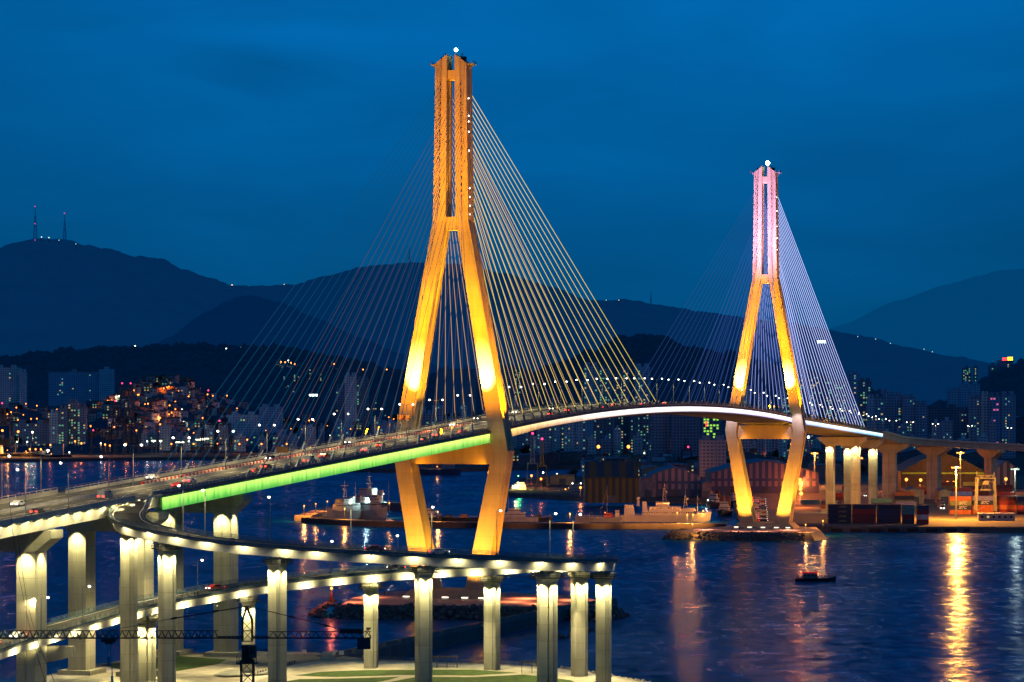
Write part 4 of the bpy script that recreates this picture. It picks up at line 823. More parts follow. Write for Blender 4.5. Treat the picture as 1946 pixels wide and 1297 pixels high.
# ------------------------------------------------------------------ tower crane
Yc = 470.0; xc = xw(470, Yc); CR = mat('crane steel', (.012, .012, .012), .6, .2, 1)
crane = thing('tower_crane', (xc, Yc, 3.6), 'black silhouetted tower crane with long lattice jib in the foreground', 'tower crane')
def lattice(mb, a, b, w_, h_, n, tri=False, r=.07):
    a, b = Vector(a), Vector(b); d = (b-a).normalized(); q = d.to_track_quat('Y', 'Z'); sx, sz = q@Vector((1, 0, 0)), q@Vector((0, 0, 1))
    cs = [(-.5, 0), (.5, 0), (0, 1)] if tri else [(-.5, -.5), (.5, -.5), (.5, .5), (-.5, .5)]; cs = [sx*x*w_+sz*z*h_ for x, z in cs]; m_ = len(cs)
    for c in cs: mb.beam(a+c, b+c, r*2)
    for k in range(n):
        p, p2 = a.lerp(b, k/n), a.lerp(b, (k+1)/n)
        for i in range(m_):
            c, c2 = cs[i], cs[(i+1) % m_]
            if tri and i == 0: mb.beam(p+c, p+c2, r)
            elif tri: mid = p.lerp(p2, .5); up = c2 if i == 1 else c; lo = c if i == 1 else c2; mb.beam(p+lo, mid+up, r*1.2); mb.beam(mid+up, p2+lo, r*1.2)
            else: mb.beam(p+c, p2+c2 if k % 2 else p+c2, r); mb.beam(p+c if k % 2 else p+c2, p2+c2 if k % 2 else p2+c, r*1.1); mb.beam(p+c, p+c2, r)
zj = H-(1213-HY)*Yc/F
mb = MB(); lattice(mb, (xc, Yc, 3.6), (xc, Yc, zj-3.4), 1.9, 1.9, 16, r=.11); mb.build('mast', CR, crane)
mb = MB(); lattice(mb, (xc, Yc, zj-.5), (xc, Yc, zj+2.8), 1.5, 1.5, 2, r=.09)
for sx in (-.75, .75):
    for sy in (-.75, .75): mb.beam((xc+sx, Yc+sy, zj+2.8), (xc-.1, Yc, zj+5.0), .2)
mb.box((xc, Yc, zj+4.4), (1.9, .2, .15)); mb.build('apex_frame', CR, crane)
mb = MB(); mb.box((xc, Yc, zj-3.9), (3.2, 2.8, .14)); mb.box((xc+.1, Yc, zj-1.3), (2.0, 2.0, .4)); mb.tube((xc, Yc, zj-3.8), (xc, Yc, zj-1.4), .9, .9, 12)
for k in range(9): mb.box((xc-1.55+k*.388, Yc-1.4, zj-3.3), (.06, .06, 1.1))
mb.beam((xc-1.6, Yc-1.4, zj-2.8), (xc+1.6, Yc-1.4, zj-2.8), .06); mb.build('slewing_ring', CR, crane)
cb = MB(); cb.box((xc+.95, Yc-1.3, zj-2.0), (1.15, 1.5, 1.9)); c_ = cb.build('cab', mat('cab paint', (.05, .05, .04)), crane); cb = MB(); cb.box((xc+.95, Yc-2.08, zj-1.8), (.85, .05, 1.1)); cb.build('cab_window', GLASS, c_)
mb = MB(); xl = xc-46; lattice(mb, (xl, Yc, zj), (xc-4.6, Yc, zj), 1.3, 1.15, 40, True, .06); lattice(mb, (xc-4.6, Yc, zj), (xc-.6, Yc, zj), 1.3, .25, 3, True, .07); mb.build('jib', CR, crane)
mb = MB(); xr = xc+19.4; lattice(mb, (xc+.7, Yc, zj), (xc+3.4, Yc, zj), 1.4, .3, 2, True, .06); lattice(mb, (xc+3.4, Yc, zj), (xr, Yc, zj), 1.4, 1.0, 12, True, .06); mb.box((xc+16.3, Yc, zj+1.1), (3.6, 1.2, .7)); mb.build('counter_jib', CR, crane)
for k in range(4):
    mb = MB(); mb.box((xr-1.9+k*.52, Yc, zj-.85), (.46, 1.6, 1.7)); mb.build('counterweight', mat('counterweight', (.03, .035, .05)), crane)
mb = MB(); mb.beam((xr-2.2, Yc, zj+.3), (xr-.4, Yc, zj+1.4), .12); mb.beam((xr-.4, Yc, zj+1.4), (xr, Yc, zj), .12); mb.beam((xr-1, Yc, zj), (xr-.4, Yc, zj+1.4), .1); mb.box((xr-.4, Yc, zj+1.5), (.7, .5, .3)); mb.build('winch_frame', CR, crane)
mb = MB(); mb.beam((xc, Yc, zj+5), (xc-11.5, Yc, zj+3.1), .16); mb.beam((xc-11.5, Yc, zj+3.1), (xc-22, Yc, zj+1.1), .09); mb.beam((xc, Yc, zj+5), (xc+10, Yc, zj+2.6), .12); mb.beam((xc+10, Yc, zj+2.6), (xc+15.5, Yc, zj+1.1), .12)
for x, z in ((xc-5, zj+4.2), (xc-11.5, zj+3.1), (xc+7, zj+3.3), (xc+12.5, zj+1.9)): mb.box((x, Yc, z), (.9, .2, .3), rot=Matrix.Rotation(.25 if x > xc else -.2, 3, 'Y'))
mb.build('tie_bar', CR, crane)
mb = MB(); xt = xw(207, Yc); mb.box((xt, Yc, zj-.35), (2.3, 1.5, .5)); mb.box((xt, Yc, zj-.75), (1.2, .8, .4)); mb.build('trolley', CR, crane)
mb = MB(); mb.tube((xt+.25, Yc, zj-.7), (xt+.25, Yc, zj-3.0), .05, n=5); mb.tube((xt-.25, Yc, zj-.7), (xt-.25, Yc, zj-3.0), .05, n=5); mb.tube((xt, Yc, zj-3), (xt, Yc, zj-4.4), .3, .2); mb.build('hook_block', mat('hook blue', (.05, .2, .32)), crane)
mb = MB(); xp = xw(213, Yc-8); mb.tube((xp, Yc-8, 3.6), (xp, Yc-8, zj-5.2), .3, .2, 8); mb.tube((xp, Yc-8, zj-5.2), (xp, Yc-8, zj-3.6), .07, .04); tag(mb.build('flag_pole', mat('blue pole', (.06, .22, .36), .5)), 'slim blue pole rising under the crane trolley', 'pole')
for i, (px, py0, Y) in enumerate(((36, 1020, 455), (60, 1075, 480))):
    mb = MB(); a = at(px-26, py0-180 if i == 0 else py0-60, Y); b = at(px+60, 1330, Y)
    pr = a; 
    for k in range(1, 13):
        t = k/12; q = a.lerp(b, t)+Vector((-1.3*math.sin(math.pi*t), 0, -1.0*math.sin(math.pi*t))); mb.tube(pr, q, .035, n=4, caps=False); pr = q
    tag(mb.build('crane_rope', CR), ('thin dark rope hanging at the far left edge, %s one' % ('upper', 'lower')[i]), 'rope')

# ------------------------------------------------------------------ ships
HULLG = mat('ship grey', (.22, .24, .27), .5, .15, .3); HULLW = mat('ship white', (.42, .41, .39), .5, .12, .3); HULLD = mat('ship dark hull', (.03, .035, .045), .5, .3, .3); DECKR = mat('ship red', (.45, .05, .03), .6); HULLB = mat('ship blue hull', (.05, .09, .16), .5)
def ship(name, px, Y, hd, L_, B_, Hh, hm, houses, masts, label, cat='ship', bow=1.6, extras=None, group=None):
    root = thing(name, (xw(px, Y), Y, 0), label, cat, group); M = Matrix.Rotation(hd, 3, 'Z'); O = Vector((xw(px, Y), Y, 0))
    def T(x, y, z): return O+M@Vector((x, y, z))
    secs = []
    for t, wd, up in ((-.5, .72, 1.0), (-.46, .86, 1), (-.2, 1, .97), (.1, 1, 1), (.28, .86, 1.12), (.4, .52, 1.32), (.47, .22, 1.5), (.5, .04, bow)):
        x = t*L_; b = B_/2*wd; fl = .75 if t < .25 else .5; rk = 0 if t < .45 else -.05*L_
        secs.append([T(x+rk*.7, -b*fl*.8, -.6), T(x+rk*.3, -b*fl, Hh*.25), T(x, -b, Hh*up), T(x, b, Hh*up), T(x+rk*.3, b*fl, Hh*.25), T(x+rk*.7, b*fl*.8, -.6)])
    mb = MB(); mb.loft(secs); mb.build('hull', hm, root)
    for i, (x0, x1, w_, z0, z1, mm) in enumerate(houses):
        mb = MB(); q0 = [T(x0, -w_/2, z0), T(x1, -w_/2, z0), T(x1, w_/2, z0), T(x0, w_/2, z0)]; sh_ = min(.8, (x1-x0)*.12); q1 = [T(x0+sh_*.3, -w_/2, z1), T(x1-sh_, -w_/2, z1), T(x1-sh_, w_/2, z1), T(x0+sh_*.3, w_/2, z1)]; mb.loft([q0, q1]); mb.loft([[p+Vector((0, 0, .003)) for p in [O+(q-O)*1.0 for q in q1]], [T(x0-.1, -w_/2-.2, z1+.15), T(x1-sh_+.3, -w_/2-.2, z1+.15), T(x1-sh_+.3, w_/2+.2, z1+.15), T(x0-.1, w_/2+.2, z1+.15)]]); h_ = mb.build('deckhouse', mm, root)
        if z1-z0 > 1.6:
            mb = MB(); n_ = max(3, int((x1-x0)/1.3))
            for k in range(n_):
                x = x0+(k+.5)*(x1-x0)/n_
                for sy in (-1, 1): mb.box(T(x-.1, sy*(w_/2+.02), z1-.8), ((x1-x0)/n_*.6, .06, .6), rz=hd)
            for k in range(5): mb.box(T(x1-sh_*.6+.05, (k-2)*w_/5.5, z1-.8), (.1, w_/7.5, .6), rz=hd)
            mb.build('windows', GLASS, h_)
    for x, y, z0, z1, kind in masts:
        mb = MB()
        if kind == 'lat':
            for sx, sy in ((-1, -1), (-1, 1), (1, 0)): mb.beam(T(x+sx*1.1, y+sy*1.1, z0), T(x+sx*.25, y+sy*.25, z1), .2)
            for k in range(1, 5): zz = z0+(z1-z0)*k/5; r_ = 1.3*(1-k/6.5); mb.box(T(x, y, zz), (r_*2, r_*2, .14), rz=hd)
            mb.box(T(x, y, z1), (.3, 5, .3), rz=hd); mb.tube(T(x, y, z1), T(x, y, z1+3), .1); mb.ball(T(x+1, y, z1-2), .7)
        elif kind == 'dome': mb.tube(T(x, y, z0), T(x, y, z1), .9, .55, 8); mb.ball(T(x, y, z1+.8), 1.1)
        elif kind == 'fun': mb.loft([[T(x+a*1.5, y+b*1.2, z0) for a, b in ((-1, -1), (1, -1), (1, 1), (-1, 1))], [T(x-.5+a*1.2, y+b*1.0, z1) for a, b in ((-1, -1), (1, -1), (1, 1), (-1, 1))]])
        else: mb.tube(T(x, y, z0), T(x, y, z1), .16, .07, 5); mb.beam(T(x, y-1.2, z0+(z1-z0)*.7), T(x, y+1.2, z0+(z1-z0)*.7), .1); mb.beam(T(x, y, z0+(z1-z0)*.85), T(x+4, y, z0+.2), .05)
        mb.build('funnel' if kind == 'fun' else 'mast', mat('funnel maroon', (.10, .02, .02)) if kind == 'fun' and hm is HULLD else (HULLW if kind != 'thin' else STEEL), root)
    mb = MB()
    for sy in (-1, 1):
        for a_, b_, ua, ub in ((-.46, -.2, 1, .97), (-.2, .1, .97, 1), (.1, .28, 1, 1.12), (.28, .4, 1.12, 1.32), (.4, .48, 1.32, 1.52)):
            wa, wb = {-.46: .86, -.2: 1, .1: 1, .28: .86, .4: .52}[a_], {-.2: 1, .1: 1, .28: .86, .4: .52, .48: .18}[b_]
            for dz in (.5, 1.0): mb.beam(T(a_*L_, sy*B_/2*wa, Hh*ua+dz), T(b_*L_, sy*B_/2*wb, Hh*ub+dz), .07)
            for k in range(4): t = k/4; mb.box(T((a_+(b_-a_)*t)*L_, sy*B_/2*(wa+(wb-wa)*t), Hh*(ua+(ub-ua)*t)+.5), (.07, .07, 1))
    mb.build('rail', STEEL, root)
    for e in (extras or []):
        x, y, z, bulb, P, col = e; mb = MB(); mb.ball(T(x, y, z), .45, 0, 6, 4); mb.build('deck_lamp', bulb, root)
        if P: point(T(x, y-.8, z+.2), P, col, .4)
    return root
W_ = (1, .85, .55)
ship('patrol_ship', 1266, 1716, 0, 52, 8.5, 3.6, HULLW, [(-24, -18, 5, 3.6, 9.6, HULLW), (-14, 16, 6.4, 3.6, 6.0, HULLW), (-10, 9, 6, 6.1, 8.6, HULLW), (-6, 2, 4.5, 8.8, 11.2, HULLW), (9, 17, 5.4, 6.1, 7.6, HULLW)],
     [(-1, 0, 11, 19, 'lat'), (-16, 0, 9, 12.5, 'dome'), (11, 0, 8, 15, 'lat'), (18, 0, 5, 16, 'thin'), (23, 0, 5.4, 11, 'thin'), (-12, 0, 6, 11.5, 'fun')], 'large white patrol ship with tall radar mast, moored behind the breakwater', extras=[(21, -3, 6.2, BULBO, 9000, SOD)])
ship('work_barge', 1137, 1712, math.pi, 27, 7, 2.6, HULLG, [(-8, -3, 4, 2.7, 5.0, DECKR), (-12, -9.5, 4, 2.7, 6.5, HULLW)], [(-5, 0, 5, 21, 'thin'), (5, 0, 2.6, 6, 'thin')], 'low grey work vessel with red roofed crane, moored left of patrol ship', 'ship', 1.15, [(-4, -3, 5, BULBO, 7000, SOD)])
ship('patrol_ship', 655, 1735, -math.pi/2-.5, 40, 9, 5.2, HULLG, [(-12, 8, 7, 5.3, 9.5, HULLG), (-6, 6, 6, 9.6, 12.3, HULLG)], [(0, 0, 12, 20, 'lat'), (-8, 0, 9.5, 13.5, 'fun'), (-12, 0, 9, 22, 'thin')], 'grey ship with bow towards the camera, left of a moored pair', bow=1.45)
ship('patrol_ship', 702, 1745, -math.pi/2+.55, 42, 9.5, 5.4, HULLG, [(-14, 8, 7.5, 5.5, 9.7, HULLG), (-6, 6, 6, 9.8, 12.6, HULLG)], [(0, 0, 12.3, 21, 'lat'), (-8, 0, 9.5, 13.5, 'fun')], 'grey ship with bow towards the camera, right of a moored pair', bow=1.45, extras=[(3, -3, 11, BULBW, 5000, (.7, 1, .85))])
ship('supply_ship', 728, 1880, 2.7, 50, 10, 5, HULLB, [(2, 18, 8, 5.1, 9.5, HULLW), (6, 16, 7, 9.6, 13.5, HULLW)], [(10, 0, 14, 21, 'lat'), (-4, 0, 5, 19, 'thin'), (2, 0, 9, 12.5, 'fun')], 'larger blue hulled ship behind the moored grey pair', bow=1.4, extras=[(12, -3, 12, BULBW, 12000, (.5, 1, .85)), (2, -4, 10, BULBW, 9000, (.6, 1, .8)), (-16, -4, 7, BULBO, 4000, SOD)])
ship('tugboat', 812, 1716, 0, 17, 6, 2.4, HULLD, [(-4, 5, 4.6, 2.4, 5, HULLW), (-2, 4, 3.8, 5.1, 7.4, HULLW)], [(-4.5, 0, 5, 11.5, 'fun'), (1, 0, 7.5, 11, 'thin')], 'white cabin tugboat seen just right of the left pylon leg', 'tugboat')
ship('tugboat', 983, 1716, math.pi, 24, 6.5, 2.4, HULLW, [(-5, 8, 5, 2.4, 5, HULLW), (-2, 6, 4, 5.1, 7.2, HULLW)], [(5, 0, 7, 15, 'thin'), (0, 0, 7.2, 10, 'thin')], 'white tugboat with red mast just right of the near pylon', 'tugboat')
ship('work_barge', 1027, 1722, 0, 14, 5, 1.9, HULLD, [(-3, 1, 3, 2, 3.6, HULLD)], [], 'small dark barge beside the white tugboat', 'barge', 1.2)
ship('work_barge', 868, 1722, math.pi, 26, 7, 2.0, HULLD, [(-6, -2, 4, 2, 3.9, mat('orange hut', (.5, .22, .06))), (2, 7, 4, 2, 3.4, HULLD)], [], 'dark barge with small orange hut between the pylon legs', 'barge', 1.2)
ship('tugboat', 1357, 1925, -math.pi/2-.3, 22, 8, 2.8, HULLD, [(-4, 5, 5.4, 2.8, 5.8, HULLW), (-1, 4, 4.6, 5.9, 8.4, HULLW)], [(-3, 1.6, 5.8, 10.5, 'fun'), (-3, -1.6, 5.8, 10.5, 'fun'), (0, 0, 8.5, 13, 'thin')], 'dark tugboat with white wheelhouse, left of two by far pylon', 'tugboat', extras=[(2, -3.5, 4.5, BULBW, 5000, W_)])
ship('tugboat', 1377, 1795, -math.pi/2-.2, 25, 9, 2.8, HULLD, [(-5, 5, 5.4, 2.8, 5.8, HULLW), (-1, 4, 4.6, 5.9, 8.4, HULLW)], [(-3, 1.8, 5.8, 11.5, 'fun'), (-3, -1.8, 5.8, 11.5, 'fun'), (0, 0, 8.5, 14, 'thin')], 'dark tugboat with two dark funnels, right of two by far pylon', 'tugboat')
ship('tugboat', 1396, 1950, -math.pi/2+.2, 22, 8, 2.8, HULLD, [(-4, 5, 5.4, 2.8, 5.8, HULLW), (-1, 4, 4.6, 5.9, 8.4, HULLW)], [(-3, 0, 5.8, 10.5, 'fun'), (0, 0, 8.5, 13, 'thin')], 'dark tugboat partly hidden behind the far pylon leg', 'tugboat')
ship('fishing_boat', 1096, 2150, math.pi, 24, 6.5, 2.2, HULLD, [(-5, 7, 5, 2.2, 5, HULLW), (-2, 5, 4.4, 5.1, 7.4, HULLW)], [(-4, 0, 7.4, 12, 'thin'), (4, 0, 7.4, 11, 'thin')], 'brightly lit working boat moored by the green shed', 'boat', extras=[(-4, -3.4, 4.3, BULBW, 6000, (1, .75, .3)), (0, -3.4, 4.3, BULBW, 6000, (1, .75, .3)), (4, -3.4, 4.3, BULBW, 0, W_), (-3, -2.5, 8.2, BULBW, 0, W_), (3, -2.5, 8.2, BULBW, 0, W_), (8, -3, 4, BULBO, 5000, SOD)])
ship('fishing_boat', 985, 2190, 0, 22, 6.5, 2.4, HULLW, [(-5, 6, 5, 2.4, 5.4, HULLW), (-1, 5, 4.4, 5.5, 7.8, HULLW)], [(0, 0, 7.8, 13, 'thin')], 'lit white boat with green masthead lamp right of near pylon', 'boat', extras=[(0, -2, 12.5, BULBG, 6000, (.1, 1, .2)), (-2, -3.4, 6, BULBW, 12000, (1, .6, .2)), (4, -3.4, 4, BULBO, 9000, SOD)])
ship('cargo_ship', 1080, 3080, math.pi, 38, 9, 4.5, HULLG, [(-14, -6, 7, 4.5, 10, HULLG)], [(8, 0, 5, 14, 'thin'), (-2, 0, 5, 12, 'thin')], 'pale grey ship moored at the far quay above green shed', 'ship')
ship('cargo_ship', 822, 2660, math.pi, 50, 10, 5, HULLB, [(-20, -8, 8, 5, 12, HULLG)], [(0, 0, 5, 16, 'thin'), (14, 0, 5, 14, 'thin')], 'blue cargo ship at the far quay between pylon legs', 'ship', extras=[(-4, -5, 7, BULBO, 30000, SOD)])
ship('cargo_ship', 30, 3240, 0, 62, 12, 6, HULLD, [(-26, -14, 9, 6, 15, HULLW)], [(0, 0, 6, 20, 'thin'), (16, 0, 6, 18, 'thin')], 'dark freighter at the orange-lit wharf, leftmost ship', 'ship', extras=[(-8, -6, 10, BULBO, 40000, SOD), (12, -6, 9, BULBO, 30000, SOD)])
ship('cargo_ship', 96, 3230, math.pi, 46, 12, 5, HULLD, [(-14, -2, 9, 5, 17, HULLW)], [(6, 0, 5, 20, 'thin')], 'white bridged ship with many lamps at the left wharf', 'ship', extras=[(-4, -6, 9, BULBW, 30000, W_), (-10, -6, 7, BULBO, 25000, SOD), (0, -6, 6, BULBO, 0, SOD), (4, -6, 8, BULBW, 0, W_)])
b_ = ship('motor_boat', 1550, 1182, 0, 16.5, 4.2, 1.3, HULLD, [(-5, 1, 2.8, 1.3, 3.2, mat('teal cabin', (.12, .2, .2))), ], [(-6.5, 0, 1.3, 3.4, 'thin')], 'small dark motor boat with red roof crossing the open water', 'boat', 1.9)
mb = MB(); c = Vector((xw(1550, 1182)-2, 1182, 3.36)); mb.prism([(c.x-3.4, c.y-1.7), (c.x+3.2, c.y-1.7), (c.x+3.2, c.y+1.7), (c.x-3.4, c.y+1.7)], 3.37, 3.6); mb.build('roof', glow('red roof', (.9, .03, .05), .3), b_)  # the roof is no lamp; its red brightness is painted in as emission
mb = MB(); xs = xw(1513, 1182); n_ = 60; vs = []
for i in range(n_+1):
    t = i/n_; x = xs-t*130; y = 1182+t*38+1.5*math.sin(t*9); ww = .8+t*5*(1-t*.4); vs += [(x, y-ww, .02), (x, y+ww, .02)]
mb.mesh(vs, [(2*i, 2*i+1, 2*i+3, 2*i+2) for i in range(n_)])
wm = mat('wake water', (.01, .10, .22), .9, .3, .4); stru(mb, 'wake', wm, 'long dark wake trailing behind the motor boat', 'wake')
# ------------------------------------------------------------------ far shore ground
random.seed(5)
CITYG = mat('town ground', (.045, .05, .055), .9, .4, .03); PORTG = mat('port asphalt', (.17, .14, .10), .85, .3, .15)
coast = [(-400, 874), (0, 873), (120, 872), (250, 870), (450, 868), (560, 872), (640, 890), (760, 893), (960, 888), (1060, 886), (1112, 886), (1112, 906), (985, 908), (962, 936), (1040, 940), (1120, 944), (1300, 949), (1392, 951), (1398, 975), (1425, 990), (1440, 998), (1574, 1000.5), (1700, 1001), (1950, 1002), (2300, 1003)]
q = [gnd(a, b, 3) for a, b in coast]; poly = [(p.x, p.y) for p in q]+[(3200, 12500), (-3200, 12500)]
mb = MB(); mb.prism(poly, -1.5, 3.0, 1, 0, 1); stru(mb, 'town_ground', [CITYG, concrete('harbour quay', (.10, .10, .10), 1.3, .5)], 'dark ground of the harbour town behind the bridge', 'ground')
sheet('port_yard', [(1440, 996), (1574, 999), (1950, 1000.5), (2200, 1001), (2100, 905), (1560, 905), (1500, 912), (1430, 930)], PORTG, .02, 'asphalt container yard lit by orange floodlights', 'structure', 3.0)
k = 0
for px in range(1590, 2010, 36):
    mb = MB(); a = gnd(px, 1001.4, 3); mb.box((a.x, a.y-.6, .9), (6, .9, 2.4)); o = mb.build('quay_fender', mat('black rubber', (.012, .012, .012), .7)); tag(o, 'black rubber fender on the container quay wall, %s from left' % ordn(k), 'fender', 'fenders on the container quay'); k += 1

# ------------------------------------------------------------------ houses, apartments
WALLS = [('pale', (.45, .55, .6)), ('grey', (.25, .3, .34)), ('cream', (.46, .44, .38)), ('brown', (.30, .18, .13))]
ROOFM = [mat('roof blue', (.06, .12, .20), .7), mat('roof grey', (.10, .11, .12), .8), mat('roof red', (.22, .06, .04), .8), mat('roof green', (.06, .14, .10), .8)]
def litwin():
    r = R(); return WING if r < .45 else (WINC if r < .7 else WINY)
def house_proto(i):
    nm, c = WALLS[i % 4]; root = thing('house', (0, 0, 0), 'tmp house label here', 'house'); w_, d_, h_ = ((9, 8, 6), (12, 8, 8.5), (8, 8, 9), (14, 9, 6), (10, 9, 11))[i % 5]
    mb = MB(); mb.box((0, 0, h_/2-3), (w_, d_, h_+6)); mb.build('wall', mat('house '+nm, c, .8, .2, .3), root)
    mb = MB()
    if i % 2: mb.loft([[Vector((x, y*(d_/2+.4), z)) for y, z in ((-1, h_), (0, h_+2.2), (1, h_))] for x in (-w_/2-.4, w_/2+.4)])
    else: mb.box((0, 0, h_+.3), (w_+.5, d_+.5, .6)); mb.box((w_*.2, d_*.1, h_+1.6), (w_*.35, d_*.4, 2.1))
    mb.build('roof', ROOFM[i % 4], root)
    for z in ([1.6] if h_ < 7 else [1.6, 4.8]):
        for x in (-w_*.28, w_*.22):
            mb = MB(); mb.box((x, -d_/2-.03, z+.6), (1.7, .08, 1.4)); mb.build('window', GLASS if (i+int(x)+int(z)) % 3 else litwin(), root)
    return root
HP = [house_proto(i) for i in range(8)]
def house(x, Y, z, where='hillside'):
    i = random.randrange(8); nm = WALLS[i % 4][0]; o = put(HP[i], (x, Y, z), U(-.7, .7), 'x', 'small houses of the hillside town'); zone_label(o, '%s %s %s house' % (nm, ('flat-roofed', 'gabled')[i % 2], where)); return o
hl = []; tries = 0
while len(hl) < 150 and tries < 9000:
    tries += 1; px = random.gauss(300, 95) if R() < .75 else U(0, 900); Y = U(3490, 4080); x = xw(px, Y); z = HH.z(x, Y)
    if not -20 < px < 960: continue
    py = HY+(H-z)*F/Y
    if any(abs(px-a) < 8 and abs(py-b) < 4.2 for a, b in hl): continue
    hl.append((px, py)); house(x, Y, z)
n = 0; fl = []
while n < 120:
    px, Y = U(965, 1560), U(2450, 3400); x = xw(px, Y)
    if Y > 2900 and px < 1112 and False: continue
    if any(abs(px-a) < 8 and abs(Y-b) < 70 for a, b in fl): continue
    py = HY+(H-3)*F/Y
    if px < 1115 and 884 < py < 910: continue
    fl.append((px, Y)); house(x, Y, 3, 'lowland'); n += 1
# hillside street lamps
def clamp_lamp(bulb, r, nm):
    root = thing('street_lamp', (0, 0, 0), 'tmp lamp label here', 'street lamp'); mb = MB(); mb.tube((0, 0, 0), (0, 0, 6.4), .12, .09, 5); mb.beam((0, 0, 6.3), (0, -1.2, 6.6), .1); mb.build('pole', STEEL, root)
    mb = MB(); mb.ball((0, -1.2, 6.4), r, 0, 7, 5); mb.build('lamp', bulb, root); return root
BO1 = glow('sodium street bulb', (1, .25, .04), 6); BW1 = glow('mercury street bulb', (.85, 1, .75), 7)
LO, LW = clamp_lamp(BO1, .85, 'o'), clamp_lamp(BW1, .7, 'w')
def slamp(x, Y, z, white=False, P=9000, where='hillside', sc_=1.0):
    o = put(LW if white else LO, (x, Y, z), 0, 'x', 'street lamps of the harbour town'); o.scale = (sc_,)*3
    zone_label(o, '%s %s lamp' % ('white' if white else 'orange', where))
    if P: point((x, Y-2.2, z+6.0*sc_), P*(.16 if white else .24), (.8, 1, .7) if white else (1, .22, .03), .6)
spec = [(45, 873-40), (22, 785), (30, 791), (50, 742), (86, 736), (71, 736), (109, 736), (150, 729), (255, 742), (213, 755), (182, 771), (184, 776), (159, 772), (283, 801), (312, 738), (340, 744), (343, 748), (359, 754), (290, 778), (294, 784), (281, 781), (274, 792), (301, 795), (318, 738), (322, 736), (334, 762), (323, 769), (334, 777), (322, 787), (327, 786), (305, 794), (305, 805), (285, 810), (381, 739), (395, 751), (405, 752), (432, 753), (393, 773), (451, 777), (359, 817), (372, 821), (369, 823), (430, 820), (260, 820), (243, 808), (218, 812), (173, 812), (32, 776), (15, 788), (60, 797), (35, 799)]
for px, py in spec:
    best = None
    for j in range(40):
        Y = 3450+j*17; z = HH.z(xw(px, Y), Y); e = abs(HY+(H-z-6.4)*F/Y-py)
        if best is None or e < best[0]: best = (e, Y, z)
    slamp(xw(px, best[1]), best[1]-3, best[2], False, 17000)
for i in range(40):
    px, Y = (random.gauss(310, 120), U(3480, 4000)) if i < 18 else (U(500, 960), U(3460, 3950)); x = xw(px, Y)
    if -20 < px < 960: slamp(x, Y, HH.z(x, Y), i % 3 == 0, 14000 if i % 2 else 0)
for i in range(42):
    px = (i*23.1) % 960+U(-4, 4); Y = U(3470, 4020); x = xw(px, Y); slamp(x, Y, HH.z(x, Y), i % 5 == 0, 0, 'lower slope', U(.6, .85))
for i in range(44):
    px, Y = U(965, 1560), U(2350, 3500)
    if px < 1115 and 884 < HY+(H-3)*F/Y < 910: continue
    slamp(xw(px, Y), Y, 3, i % 3 == 0, 40000 if i % 3 == 1 else 0, 'lowland street', U(.6, 1))
for px, py, P in ((542, 700, 1), (548, 697, 1), (553, 702, 1), (560, 705, 1), (534, 700, 1), (612, 727, 1), (635, 703, 1), (690, 713, 1), (735, 712, 1), (430, 672, 0), (257, 665, 0), (102, 661, 0)):
    Y = 5000; z = H-(py-HY)*Y/F; x = xw(px, Y); 
    for j in range(60):
        Y = 4200+j*23; x = xw(px, Y); z = WH.z(x, Y)
        if HY+(H-z)*F/Y <= py: break
    slamp(x, Y, z, px in (430, 257, 102, 548), 40000*P, 'dark wooded hill', 1.35)
def lit_mesh(m, w_=1.35, h_=1.15):
    mb = MB(); mb.box((0, 0, 0), (w_, .12, h_)); me = mb.build('window', m, base=(0, 0, 0)); d = me.data; bpy.data.objects.remove(me); return d
LM = {m.name: lit_mesh(m) for m in (WINY, WING, WINC)}; LMB = {m.name: lit_mesh(m, 1.9, 1.45) for m in (WINY, WING, WINC)}
